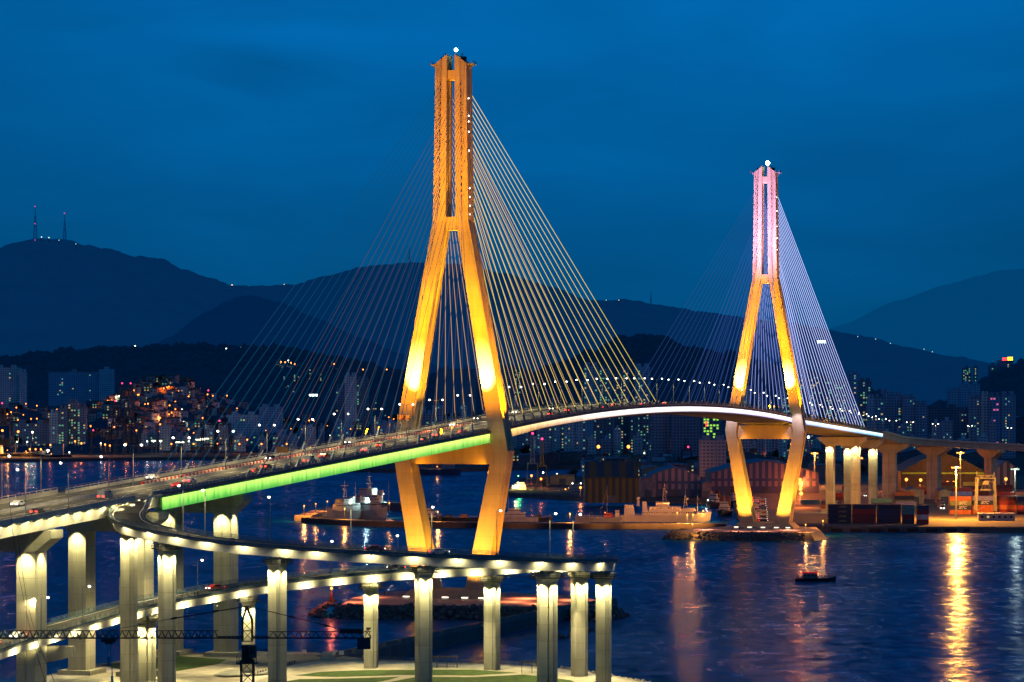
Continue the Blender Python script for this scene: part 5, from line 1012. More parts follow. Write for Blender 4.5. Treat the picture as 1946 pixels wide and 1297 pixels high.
def apartment(px0, px1, ytop, Y, lit, label, wall=(.16, .22, .27), zb=3, depth=14, rz=0, group='apartment blocks of the harbour town', name='apartment_block', fw=3.2, roofs=2, cat='apartment block', pick=None):
    wall = tuple(min(.75, k*2.4+.05) for k in wall)
    x0, x1 = xw(px0, Y), xw(px1, Y); zt = H-(ytop-HY)*Y/F; w_ = x1-x0; c = Vector(((x0+x1)/2, Y+depth/2, zb)); root = thing(name, c, label, cat, group)
    fm = facade('facade %.2f %.2f %.2f %.1f' % (wall+(fw,)), wall, (wall[0]*.28, wall[1]*.3, wall[2]*.36), 2.9, fw)
    mb = MB(); mb.box(c+Vector((0, 0, (zt-zb)/2)), (w_, depth, zt-zb)); mb.build('wall', fm, root)
    mb = MB(); mb.box(c+Vector((0, 0, zt-zb+.35)), (w_+.6, depth+.6, .7)); mb.build('roof', mat('apartment roof %.2f' % wall[0], tuple(k*.8 for k in wall), .8), root)
    for k in range(roofs): mb = MB(); mb.box(c+Vector(((k+.5)/roofs*w_-w_/2, 0, zt-zb+2.6)), (min(7, w_*.3), depth*.5, 3.8)); mb.build('stair_head', MATS['apartment roof %.2f' % wall[0]], root)
    # pilasters between bays
    for k in range(int(w_/(fw*4))+1):
        mb = MB(); mb.box((x0+k*fw*4+.3, Y-.25, (zt+zb)/2), (.7, .5, zt-zb)); mb.build('pilaster', MATS['apartment roof %.2f' % wall[0]], root)
    nf = int((zt-zb)/2.9); nb = max(1, int(w_/fw)); cells = [(f, b) for f in range(1, nf) for b in range(nb)]; random.shuffle(cells); n_ = min(95, int(len(cells)*lit))
    cols = random.sample(range(nb), max(1, nb//4))
    cells.sort(key=lambda q: (q[1] not in cols)*.35+R())
    for f, b in cells[:n_]:
        m = pick or litwin()
        if m.name not in LM: LM[m.name] = LMB[m.name] = lit_mesh(m, 2.2, 1.7)
        o = bpy.data.objects.new('window', (LM if Y < 3300 else LMB)[m.name]); COL.objects.link(o); o.parent = root; o.location = (x0+(b+.5)*fw-c.x, -depth/2-.08, (f+.6)*2.9)
    return root
AP = [(-14, 38, 700, 4200, .05, 'tall grey apartment slab at the far left edge', (.20, .28, .33), {}), (36, 49, 708, 4190, .0, 'plain end block beside the far left slab', (.20, .27, .32), {}),
 (94, 110, 786, 3470, .05, 'blank pale narrow block left of the green-lit flats', (.22, .30, .34), {}), (111, 128, 778, 3475, .30, 'green-lit flats, leftmost of the three under the hill', (.08, .12, .16), {}), (129, 146, 766, 3490, .34, 'tallest green-lit flats, middle of the three', (.09, .13, .17), {}), (147, 163, 774, 3480, .42, 'green-lit flats, rightmost of the three', (.08, .12, .16), {}),
 (24, 92, 806, 3500, .12, 'long low flats behind the orange-lit wharf', (.10, .14, .18), {}), (430, 492, 790, 3520, .03, 'broad pale institute building with window grid, behind left cables', (.20, .28, .34), {}), (492, 536, 775, 3720, .0, 'stepped pale building above the institute', (.15, .22, .27), {}),
 (655, 677, 715, 3800, .0, 'tall pale windowless slab tower between stay cables', (.30, .42, .50), {}), (638, 654, 738, 3830, .06, 'dark block at the left side of the slab tower', (.10, .15, .19), {}), (678, 700, 722, 3830, .10, 'dark block at the right side of the slab tower', (.08, .12, .15), {}),
 (636, 664, 803, 3480, .10, 'pale block behind the deck below the slab tower', (.20, .28, .33), {}), (704, 722, 800, 3500, .12, 'grey block behind deck left of near pylon', (.12, .17, .21), {}), (722, 748, 806, 3500, .06, 'low pale block touching the near pylon leg', (.18, .24, .28), {}),
 (829, 905, 702, 4350, .0, 'long hillside building seen through the near pylon', (.10, .14, .18), {}), (955, 985, 700, 3950, .06, 'dark slab right of the near pylon', (.08, .12, .16), {}), (985, 1012, 706, 3960, .07, 'dark slab second right of near pylon', (.08, .12, .16), {}),
 (1110, 1138, 696, 3650, .10, 'pale stepped tower left of mid-span', (.17, .25, .31), {}), (1139, 1163, 702, 3650, .26, 'tower with green windows left of mid-span', (.11, .17, .22), {}), (1166, 1178, 716, 3600, .3, 'narrow lit tower left of mid-span', (.08, .13, .17), {}), (1179, 1196, 701, 3650, .34, 'tall dark tower with lit windows before mid-span', (.10, .15, .20), {}), (1207, 1236, 698, 3700, .14, 'broad pale tower directly behind mid-span', (.17, .25, .31), {}),
 (1128, 1148, 776, 3150, .30, 'green-lit tower under the mid-span, leftmost', (.06, .09, .12), {}), (1150, 1166, 779, 3150, .34, 'green-lit tower under the mid-span, second', (.06, .09, .12), {}), (1168, 1196, 778, 3160, .30, 'green-lit tower under the mid-span, third', (.06, .09, .12), {}), (1198, 1213, 782, 3140, .34, 'green-lit tower under the mid-span, fourth', (.06, .09, .12), {}), (1216, 1236, 780, 3150, .36, 'green-lit tower under the mid-span, fifth', (.07, .10, .13), {}),
 (1238, 1274, 782, 2900, .0, 'tall blank office block under the deck', (.09, .14, .18), {}), (1276, 1330, 786, 2880, .0, 'wide dark office block under the deck', (.06, .09, .13), {}), (1336, 1372, 788, 3000, .55, 'bright yellow-green lit block left of far pylon', (.08, .12, .12), {'pick': glow('lit window lime', (.45, 1, .12), .9)}), (1330, 1380, 838, 2500, .0, 'low wide grey warehouse office under the deck', (.10, .13, .16), {}),
 (1500, 1530, 700, 3500, .10, 'slab seen behind far pylon leg', (.09, .13, .18), {}), (1540, 1562, 716, 3450, .34, 'green-lit slab behind right fan of cables, leftmost', (.08, .12, .17), {}), (1564, 1584, 722, 3450, .28, 'green-lit slab behind right fan of cables, second', (.08, .12, .17), {}), (1586, 1608, 728, 3450, .3, 'green-lit slab behind right fan of cables, third', (.08, .12, .17), {}),
 (1612, 1632, 712, 3600, .10, 'pale tower beside the outer cables', (.13, .20, .27), {}), (1634, 1656, 726, 3550, .34, 'dark tower with green windows beside the outer cables', (.07, .11, .15), {}),
 (1650, 1662, 758, 3300, .0, 'blank narrow end block of right apartments', (.17, .26, .33), {}), (1662, 1684, 756, 3300, .36, 'green-lit apartment right of cables, leftmost', (.10, .16, .21), {}), (1676, 1690, 746, 3350, .1, 'taller narrow block behind the green-lit flats', (.13, .20, .26), {}), (1690, 1716, 752, 3310, .10, 'grey blue apartment right of cables, second', (.11, .18, .24), {}), (1717, 1740, 757, 3290, .16, 'grey blue apartment right of cables, third', (.12, .19, .25), {}), (1741, 1763, 770, 3280, .05, 'grey blue apartment right of cables, fourth', (.10, .16, .22), {}),
 (1765, 1826, 776, 3400, .0, 'low dark long building behind the mast lamps', (.05, .08, .11), {}), (1803, 1822, 744, 3700, .0, 'pale block below the dark right hill', (.13, .20, .26), {}), (1823, 1850, 738, 3750, .02, 'pale stepped block below the dark right hill', (.14, .21, .27), {}), (1830, 1862, 731, 3900, .0, 'pale roof block higher on the right slope', (.14, .21, .27), {}),
 (1826, 1844, 782, 3200, .30, 'narrow green-lit flats left of the wide slab', (.07, .11, .15), {}), (1844, 1866, 757, 3180, .22, 'apartment with lit windows, left third of wide slab', (.11, .17, .22), {}), (1867, 1880, 752, 3170, .0, 'blank pale gable wall in the wide slab', (.24, .34, .40), {}), (1881, 1902, 754, 3160, .28, 'apartment with magenta stair lights in the wide slab', (.10, .15, .22), {'pick': glow('lit window magenta', (.8, .15, .35), .8)}), (1903, 1930, 752, 3160, .16, 'rightmost apartment of the wide slab', (.11, .17, .22), {})]
for a in AP: apartment(a[0], a[1], a[2], a[3], a[4], a[5], a[6], **a[7])
random.seed(77); k = 0
for px0, px1, y0, y1, n_, nm in ((255, 440, 800, 832, 9, 'under the lamp-lit hillside'), (440, 640, 812, 838, 9, 'behind the left cables'), (755, 960, 770, 818, 14, 'seen through the near pylon'), (965, 1110, 760, 842, 14, 'right of the near pylon'), (1115, 1400, 812, 848, 13, 'under the mid-span'), (1400, 1530, 730, 850, 10, 'between far pylon legs'), (1540, 1900, 800, 845, 16, 'behind the right viaduct')):
    for i in range(n_):
        px = px0+(px1-px0)*(i+U(.1, .6))/n_; w_ = U(10, 24); Y = U(3440, 3520) if px < 960 else U(2900, 3400)
        apartment(px, px+w_, U(y0, y1), Y, random.choice((.06, .12, .2)), '%s low block %s, %s from left' % (('pale', 'grey')[i % 2], nm, ordn(i)), ((.22, .28, .32), (.13, .17, .2))[i % 2], roofs=1, depth=12, group='low blocks of the harbour town', name='low_block', cat='building')
apartment(92, 188, 708, 4500, .03, 'long low school building on the dark slope, upper left', (.12, .20, .27), zb=40, roofs=1, depth=12); apartment(188, 216, 703, 4490, .0, 'square pale wing at the right end of the school', (.17, .26, .32), zb=40, roofs=1, depth=12)
apartment(1880, 1896, 696, 4330, .3, 'lit apartment on top of the right hill, left one', (.09, .13, .17), zb=60, roofs=1, depth=12); ap_ = apartment(1897, 1926, 686, 4340, .22, 'hilltop apartment carrying a red and yellow rooftop sign', (.11, .15, .2), zb=60, roofs=1, depth=12)
apartment(1830, 1846, 700, 5200, .5, 'small lit flats far up the valley, left one', (.08, .12, .15), zb=60, roofs=1, depth=12); apartment(1852, 1858, 698, 5200, .8, 'small lit flats far up the valley, right one', (.08, .12, .15), zb=60, roofs=1, depth=12)
for i, (px, Y) in enumerate(((462, 5590), (478, 5590), (498, 5570), (518, 5560))):
    z = WH.z(xw(px, Y), Y); apartment(px-6, px+10, HY-(z+9-H)*F/Y, Y, .6, 'hilltop building with a row of lit windows, %s from left' % ordn(i), (.04, .06, .08), zb=z-10, roofs=1, depth=12, group='lit buildings on the wooded hilltop', pick=WINY if i % 2 else WINC)
for i, (px, Y) in enumerate(((546, 4800), (566, 4900), (588, 5000), (612, 4950), (556, 4600), (700, 4500), (716, 4550), (738, 4480))):
    z = WH.z(xw(px, Y), Y); apartment(px-8, px+8, HY-(z+20-H)*F/Y, Y, .16, 'dim flats with scattered windows on wooded hill, %s from left' % ordn(i), (.05, .08, .10), zb=z-8, roofs=1, depth=12, group='dim flats on the wooded hill')
def signb(px0, px1, y0, y1, Y, m, label):
    x0, x1 = xw(px0, Y), xw(px1, Y); z0, z1 = H-(y1-HY)*Y/F, H-(y0-HY)*Y/F; root = thing('rooftop_sign', ((x0+x1)/2, Y, z0), label, 'sign'); n_ = 3 if px1-px0 > 7 else 2
    mb = MB(); mb.box(((x0+x1)/2, Y+.3, (z0+z1)/2), (x1-x0, .3, z1-z0)); mb.build('backing', DARKST, root)
    mb = MB(); 
    for k in range(n_):
        xx = x0+(k+.5)*(x1-x0)/n_; s_ = (x1-x0)/n_*.36; mb.box((xx, Y, z1-(z1-z0)*.2), (s_*2, .2, (z1-z0)*.18)); mb.box((xx, Y, z0+(z1-z0)*.2), (s_*2, .2, (z1-z0)*.18)); mb.box((xx-s_*.8, Y, (z0+z1)/2), (s_*.5, .2, (z1-z0)*.8)); mb.box((xx+s_*.7, Y, (z0+z1)/2+(z1-z0)*.1), (s_*.4, .2, (z1-z0)*.5))
    mb.build('lettering', m, root)
signb(1905, 1914, 680, 686, 4338, BULBR, 'red neon rooftop sign on the right hilltop apartment'); signb(1914.5, 1925, 678, 686, 4338, glow('yellow sign', (1, .8, .05), 4), 'yellow neon rooftop sign beside the red one')
signb(587, 604, 749, 754, 3790, glow('white sign', (.7, 1, 1), 5), 'glowing white sign behind left fan of cables'); signb(1553, 1570, 647, 653, 6000, glow('white sign', (.7, 1, 1), 5), 'glowing white hillside sign behind right fan of cables')
signb(1341, 1344, 800, 812, 2995, BULBR, 'small red vertical sign by the lime-lit block')
tag(MB().build('x', DARKST), None) if False else None

# masts on the mountain
for px, pyt, pyb, lab in ((67, 393, 455, 'tall lattice mast with red lamps on the mountain top, left one'), (123, 406, 456, 'slimmer mast with red tip on the mountain top, right one'), (778, 470, 500, 'hazy antenna tower on the ridge left of near pylon'), (1237, 553, 578, 'thin antenna on the ridge above mid-span')):
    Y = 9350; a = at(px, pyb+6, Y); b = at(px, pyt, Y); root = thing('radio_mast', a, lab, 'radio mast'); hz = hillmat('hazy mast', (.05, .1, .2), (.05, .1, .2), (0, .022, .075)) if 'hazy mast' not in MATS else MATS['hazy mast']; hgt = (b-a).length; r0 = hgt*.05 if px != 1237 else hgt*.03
    mb = MB()
    for sx, sy in ((-1, -1), (1, -1), (1, 1), (-1, 1)): mb.beam(a+Vector((sx*r0, sy*r0, 0)), a.lerp(b, .75)+Vector((sx*r0*.25, sy*r0*.25, 0)), 1.3)
    for k in range(9):
        t = k/9*.75; r_ = r0*(1-t); p_ = a.lerp(b, t); mb.beam(p_+Vector((-r_, -r_, 0)), p_+Vector((r_, -r_, 0)), .9); mb.beam(p_+Vector((-r_, -r_, 0)), a.lerp(b, t+.08)+Vector((r_*.9, -r_*.9, 0)), .8)
    mb.beam(a.lerp(b, .7), b, 1.8); mb.box(a.lerp(b, .45), (7, 7, 3)); mb.build('lattice', hz, root)
    for t in ((1.0, .52, .06) if px < 100 else (1.0,)):
        if px < 200: mb = MB(); mb.ball(a.lerp(b, t)+Vector((0, -6, 0)), 1.5, 0, 6, 4); mb.build('warning_lamp', glow('mast warning', (.9, .05, .3), 1.6), root)
for i, (px, py) in enumerate(((79, 451), (93, 452), (112, 457), (144, 464), (441, 542), (540, 541), (1152, 571), (1176, 571), (1630, 640), (1664, 645), (1692, 653), (1756, 664), (1772, 669))):
    mb = MB(); a = at(px, py, 9300); mb.tube(a-Vector((0, 0, 14)), a, .8, .8, 5); mb.ball(a, 1.9 if px in (441, 93, 79) else 1.2, 1, 6, 4); o = mb.build('ridge_lamp', [DARKST, glow('ridge amber', (1, .6, .25), 2.2) if px in (441, 1176, 540) else glow('ridge pale', (.7, 1, .8), 1.6)]); tag(o, 'tiny lamp on the mountain ridge, %s from left' % ordn(i), 'lamp', 'tiny lamps on the mountain ridge')

# ------------------------------------------------------------------ warehouses
def stripes(name, c1, c2, per=6.0, band=None):
    if name in MATS: return MATS[name]
    m = bpy.data.materials.new(name); nt, p, out = nodes(m); N, L = nt.nodes, nt.links; tc = N.new('ShaderNodeTexCoord'); sp = N.new('ShaderNodeSeparateXYZ'); L.new(tc.outputs['Object'], sp.inputs[0])
    def mth(op, a, b):
        x = N.new('ShaderNodeMath'); x.operation = op
        for i, q in enumerate((a, b)):
            if isinstance(q, (int, float)): x.inputs[i].default_value = q
            else: L.new(q, x.inputs[i])
        return x.outputs[0]
    k = mth('GREATER_THAN', mth('FRACT', mth('DIVIDE', sp.outputs['X'], per), ) if False else mth('SUBTRACT', mth('FRACT', mth('DIVIDE', sp.outputs['X'], per), 0), 0), .5)
    if band: k = mth('MULTIPLY', k, mth('SUBTRACT', 1, mth('MULTIPLY', mth('GREATER_THAN', sp.outputs['Z'], band[0]), mth('LESS_THAN', sp.outputs['Z'], band[1])))); k = mth('MULTIPLY', k, mth('GREATER_THAN', sp.outputs['Z'], band[2]))
    mx = N.new('ShaderNodeMix'); mx.data_type = 'RGBA'; L.new(k, mx.inputs['Factor']); mx.inputs['A'].default_value = c1+(1,); mx.inputs['B'].default_value = c2+(1,); L.new(mx.outputs['Result'], p.inputs['Base Color']); p.inputs['Roughness'].default_value = .7
    MATS[name] = m; return m
def shed(px0, px1, ybase, h_, rise, depth, wm, rm, label, cat='warehouse', bays=1):
    a, b = gnd(px0, ybase, 3), gnd(px1, ybase, 3); x0, x1, Y = a.x, b.x, a.y; root = thing('warehouse', ((x0+x1)/2, Y+depth/2, 3), label, cat)
    mb = MB(); pts = [(x0, 3), (x1, 3), (x1, 3+h_)]; w_ = (x1-x0)/bays
    for k in range(bays-1, -1, -1):
        pts.append((x0+(k+.5)*w_, 3+h_+rise)); pts.append((x0+k*w_, 3+h_))
    if bays == 1 and rise > 4: pts = [(x0, 3), (x1, 3), (x1, 3+h_), (x0+w_*.75, 3+h_+rise*.62), (x0+w_/2, 3+h_+rise), (x0+w_*.25, 3+h_+rise*.62), (x0, 3+h_)]
    mb.loft([[Vector((x, Y, z)) for x, z in pts], [Vector((x, Y+depth, z)) for x, z in pts]]); mb.build('wall', wm, root)
    mb = MB(); tp = pts[2:][::-1]; secs = []
    for yy in (Y-.8, Y+depth+.8): secs.append([Vector((x, yy, z+.12)) for x, z in tp]+[Vector((x, yy, z+.6)) for x, z in tp[::-1]])
    mb.loft(secs); mb.build('roof', rm, root)
    for k in range(max(1, int((x1-x0)/22))):
        xx = x0+(k+.5)*(x1-x0)/max(1, int((x1-x0)/22)); mb = MB(); mb.box((xx, Y-.06, 5.3), (5, .14, 4.6)); mb.build('door', mat('shed door', (.10, .10, .11), .6), root)
    return root
BR = mat('shed blue roof', (.09, .17, .28), .6, .25, .12); GR_ = mat('shed grey roof', (.14, .19, .25), .6, .25, .12); PINK = stripes('striped shed wall', (.10, .11, .20), (.42, .26, .26), 4.4, (8.6, 10.4, 5.0)); PW = mat('shed pink wall', (.26, .19, .20), .8); DW = mat('shed dark wall', (.09, .09, .11), .8)
shed(1112, 1214, 956, 15.5, 0.6, 46, stripes('olive striped wall', (.03, .05, .05), (.13, .10, .03), 4.3), mat('dark teal roof', (.02, .06, .10), .6), 'huge dark dry-dock shed with olive vertical stripes on the wharf')
mb = MB(); a, b = gnd(1112, 956, 3), gnd(1214, 956, 3); mb.loft([[Vector((a.x, a.y-.3, 18.6)), Vector((b.x, a.y-.3, 18.6)), Vector((b.x, a.y+18, 29)), Vector((a.x, a.y+18, 29))], [Vector((a.x, a.y+46, 18.6)), Vector((b.x, a.y+46, 18.6)), Vector((b.x, a.y+28, 29)), Vector((a.x, a.y+28, 29))]][:2]); tag(mb.build('upper_roof', stripes('teal striped roof', (.015, .05, .09), (.07, .075, .04), 9.5)), 'tall sloping teal upper roof over the dark striped shed', 'roof')
shed(1232, 1332, 944, 13, 6.5, 60, PINK, BR, 'pink and blue striped warehouse with curved roof, left of far pylon', bays=1); shed(1334, 1352, 946, 9, 2, 40, PW, BR, 'small pink shed beside the striped warehouse')
shed(1352, 1556, 938, 14, 8.5, 70, PINK, BR, 'wide pink and blue striped warehouse behind the far pylon', bays=1); shed(1218, 1246, 945, 12, 1, 30, PW, GR_, 'narrow pinkish shed right of the dark dry-dock shed')
shed(1712, 1872, 935, 14, 13, 60, mat('dark shed wall', (.045, .035, .045), .8), mat('dark green roof', (.02, .05, .07), .6), 'big dark shed with steep roof behind the container yard'); shed(1894, 1932, 930, 15, 5, 40, stripes('striped pale wall', (.10, .10, .16), (.40, .33, .30), 5.0), BR, 'pale striped gable shed at the right edge')
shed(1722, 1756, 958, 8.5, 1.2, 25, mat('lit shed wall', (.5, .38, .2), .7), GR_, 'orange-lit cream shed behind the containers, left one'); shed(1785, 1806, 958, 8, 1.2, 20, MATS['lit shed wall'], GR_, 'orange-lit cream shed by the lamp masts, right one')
shed(1893, 1990, 860, 32, 9, 80, mat('blue big shed', (.06, .11, .16), .8), GR_, 'very large blue shed at the far right edge')
k = 0
for px0, px1, yb, h_, dp in ((985, 1030, 884, 9, 40), (1035, 1062, 884, 10, 40), (1064, 1108, 882, 11, 40), (1118, 1150, 900, 9, 40), (1150, 1200, 892, 9, 40), (1220, 1262, 915, 9, 50), (1265, 1310, 905, 9, 40), (1300, 1352, 893, 10, 50), (1355, 1400, 900, 9, 50), (1398, 1440, 890, 12, 50), (1440, 1490, 902, 10, 50), (1490, 1540, 893, 9, 50), (1545, 1600, 912, 11, 40), (1600, 1660, 900, 10, 50), (1655, 1712, 893, 12, 50), (1716, 1770, 882, 11, 50), (1775, 1830, 880, 12, 50), (1835, 1890, 888, 12, 50), (1570, 1640, 880, 10, 50), (1640, 1700, 872, 10, 50)):
    shed(px0, px1, yb, h_, 2.5 if k % 2 else .6, dp, (mat('shed blue wall', (.08, .14, .19), .8), DW, mat('shed teal wall', (.07, .15, .16), .8))[k % 3], (BR, GR_)[k % 2], '%s shed with %s roof among wharf sheds, %s from left of its row' % (('blue', 'dark', 'teal')[k % 3], ('blue', 'grey')[k % 2], ordn(k))); k += 1
ob = shed(1134, 1184, 876, 11.5, .5, 18, facade('white office facade', (.42, .38, .40), (.03, .04, .07), 4.2, 2.7), GR_, 'white two-row window office behind the dark dry-dock shed', 'office')
for px in (1137, 1194): slamp(xw(px, 2900), 2900, 8, False, 60000, 'office roof', 1.9)
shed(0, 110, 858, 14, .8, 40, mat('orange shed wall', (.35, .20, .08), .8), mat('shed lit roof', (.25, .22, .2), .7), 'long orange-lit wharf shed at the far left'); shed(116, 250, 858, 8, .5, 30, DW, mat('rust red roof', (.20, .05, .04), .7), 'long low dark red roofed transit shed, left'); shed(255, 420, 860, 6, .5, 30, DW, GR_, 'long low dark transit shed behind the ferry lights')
# finger wharf works
shed(1020, 1042, 922, 6, .5, 14, mat('wharf ochre wall', (.45, .33, .18), .8), GR_, 'small ochre wharf hut, left of two'); shed(1046, 1092, 922, 7, .5, 14, MATS['wharf ochre wall'], GR_, 'long ochre wharf hut with two lamps')
for px, py in ((1010, 905), (1048, 905), (1076, 906), (1028, 912), (1103, 930), (1000, 868)): slamp(gnd(px, py+15, 3).x, gnd(px, py+15, 3).y, 3, False, 24000, 'finger wharf', 1.0)
# green stripe along the eave of the big shed
mb = MB(); a, b = gnd(1712, 935, 3), gnd(1872, 935, 3); mb.box(((a.x+b.x)/2, a.y-.5, 16.2), (b.x-a.x-2, .3, 1.1)); tag(mb.build('eave_band', mat('lime paint strip', (.25, .42, .05), .6)), 'lime green band along the eave of the dark shed', 'eave band')

# ------------------------------------------------------------------ quay cranes
def quay_crane(px, Y, hgt, label, boom=True, m=None, hd=0.0, s_=1.0):
    m = m or mat('crane navy', (.015, .03, .07), .6); O = Vector((xw(px, Y), Y, 3)); root = thing('quay_crane', O, label, 'quay crane'); M = Matrix.Rotation(hd, 3, 'Z')
    def T(x, y, z): return O+M@Vector((x*s_, y*s_, z*s_))
    mb = MB()
    for x in (-9, 9):
        for y in (-8, 12): mb.beam(T(x, y, 0), T(x*.8, y, 34), 1.3*s_); mb.box(T(x, y, .8), (3*s_, 3*s_, 1.6*s_))
        mb.beam(T(x, -8, 9), T(x, 12, 9), 1.1*s_); mb.beam(T(x, -8, 9), T(x*.8, 12, 34), .7*s_)
    for y in (-8, 12): mb.beam(T(-9, y, 10), T(9, y, 10), 1.2*s_); mb.beam(T(-7.2, y, 33), T(7.2, y, 33), 1.2*s_)
    mb.build('portal_frame', m, root)
    mb = MB(); mb.beam(T(-2.5, -9, 35), T(-2.5, 30, 35), 1.4*s_); mb.beam(T(2.5, -9, 35), T(2.5, 30, 35), 1.4*s_); mb.box(T(0, 18, 38), (7*s_, 8*s_, 5*s_)); mb.build('rear_girder', m, root)
    mb = MB(); mb.beam(T(-4, -8, 34), T(-1.5, -2, 52), .9*s_); mb.beam(T(4, -8, 34), T(1.5, -2, 52), .9*s_); mb.beam(T(0, -2, 52), T(0, 28, 36), .5*s_); mb.build('apex_frame', m, root)
    mb = MB()
    e = (0, -13, hgt/s_) if boom else (0, -42, 36)
    for x in (-2.5, 2.5): mb.beam(T(x, -9, 35), T(x, e[1], e[2]), 1.3*s_)
    for k in range(9): t = k/8; mb.beam(T(-2.5, -9+(e[1]+9)*t, 35+(e[2]-35)*t), T(2.5, -9+(e[1]+9)*t, 35+(e[2]-35)*t), .6*s_)
    mb.build('boom', m, root)
    mb = MB(); mb.ball(T(*e)+Vector((0, 0, 1.4)), .9, 0, 6, 4); mb.build('warning_lamp', glow('crane warning', (1, .04, .15), 4), root); return root
quay_crane(235, 3390, 78, 'navy quay crane with raised boom, left of a close pair'); quay_crane(251, 3392, 78, 'navy quay crane with raised boom, right of a close pair', m=mat('crane navy light', (.03, .05, .11), .6)); quay_crane(222, 3420, 58, 'shorter navy quay crane left of the close pair')
quay_crane(8, 3300, 56, 'dark quay crane cut by the left edge'); quay_crane(398, 3400, 70, 'dark quay crane behind the left cables, left of two'); quay_crane(424, 3402, 64, 'dark quay crane behind the left cables, right of two', False)
quay_crane(184, 3400, 44, 'low dark quay crane right of the green-lit flats', False, s_=.7); quay_crane(1030, 2260, 34, 'slim orange-lit dock crane on the finger wharf', True, mat('crane ochre', (.4, .22, .06), .6), s_=.45); quay_crane(1012, 2270, 38, 'pale dock crane at the tip of finger wharf', True, mat('crane pale', (.2, .28, .32), .6), s_=.5)
quay_crane(1305, 2700, 40, 'dark yard crane under the deck near mid-span', False, s_=.55); quay_crane(1352, 2650, 40, 'dark yard crane under the deck by far pylon', False, s_=.55)

# left wharf lights
for i, (px, py, w_, P) in enumerate(((62, 825, 1, 300000), (5, 822, 0, 300000), (35, 824, 0, 250000), (96, 845, 0, 30000), (113, 845, 0, 40000), (118, 845, 0, 30000), (143, 838, 0, 30000), (155, 842, 0, 30000), (57, 853, 0, 30000), (68, 853, 0, 30000), (78, 853, 0, 20000), (132, 859, 1, 12000), (33, 839, 1, 15000), (52, 839, 1, 15000), (192, 842, 1, 20000), (200, 844, 0, 30000), (209, 846, 0, 20000), (240, 843, 0, 20000), (326, 843, 0, 20000), (368, 843, 0, 20000), (413, 843, 0, 20000), (455, 843, 0, 30000), (497, 843, 0, 25000), (280, 838, 1, 12000), (292, 838, 1, 12000), (305, 838, 1, 15000), (359, 838, 1, 15000), (470, 835, 0, 15000), (545, 843, 0, 20000), (590, 850, 0, 20000), (650, 858, 0, 20000))):
    a = gnd(px, 866 if px < 300 else 862, 3); zt = H-(py-HY)*a.y/F; slamp(a.x, a.y, zt-6.4*1.2, bool(w_), P, 'left wharf', 1.5 if P > 80000 else 1.1)
for px0, px1, py in ((372, 390, 836), (334, 350, 841), (381, 397, 834), (288, 296, 838), (303, 308, 838)):
    a, b = gnd(px0, 861, 3), gnd(px1, 861, 3); root = thing('ferry_shelter', (a.x, a.y, 3), 'shelter with bright yellowish strip lights on left wharf, near px %d' % px0 if False else 'shelter with bright strip light on the left wharf', 'shelter'); zt = H-(py-HY)*a.y/F
    zone_label(root, 'strip-lit wharf shelter'); mb = MB(); mb.box(((a.x+b.x)/2, a.y+3, zt+1.0), (b.x-a.x+2, 7, .6)); mb.build('roof', GR_, root)
    for x in (a.x, b.x): mb = MB(); mb.box((x, a.y+3, (zt+3)/2), (.6, .6, zt-3)); mb.build('post', STEEL, root)
    mb = MB(); mb.box(((a.x+b.x)/2, a.y-.6, zt), (b.x-a.x, .4, 1.0)); mb.build('strip_light', glow('strip light', (1, .95, .6), 5), root)

# ------------------------------------------------------------------ container port
CC = {'navy': (.02, .04, .12), 'dark blue': (.015, .03, .07), 'red': (.32, .03, .03), 'maroon': (.14, .02, .03), 'orange': (.62, .17, .04), 'olive green': (.24, .28, .10), 'teal': (.05, .22, .26), 'lavender': (.25, .25, .48), 'white': (.5, .5, .5), 'brown': (.28, .10, .05)}
def cont_mesh(L_, m):
    mb = MB(); W_, H_ = 2.44, 2.56; n_ = int(L_/.55); pts = []
    for k in range(n_): x = -L_/2+.15+k*(L_-.3)/n_; d = (L_-.3)/n_; pts += [(x, 0), (x+d*.25, .05), (x+d*.5, .05), (x+d*.75, 0)]
    pts.append((L_/2-.15, 0)); lo = [Vector((x, -W_/2+y, .12)) for x, y in pts]; hi = [Vector((x, -W_/2+y, H_-.12)) for x, y in pts]
    mb.loft([lo, hi], 0, False, False); lo = [Vector((x, W_/2-y, .12)) for x, y in pts]; hi = [Vector((x, W_/2-y, H_-.12)) for x, y in pts]; mb.loft([hi, lo], 0, False, False)
    mb.box((0, 0, H_-.06), (L_, W_, .12)); mb.box((0, 0, .06), (L_, W_, .12))
    for sx in (-1, 1):
        for sy in (-1, 1): mb.box((sx*(L_/2-.08), sy*(W_/2-.08), H_/2), (.16, .16, H_-.24))
        mb.box((sx*(L_/2-.06), 0, H_/2), (.06, W_-.3, H_-.24))
        for y in (-.7, -.25, .25, .7): mb.box((sx*(L_/2-.02), y, H_/2), (.05, .05, H_-.4))
    return mb
CP = {}
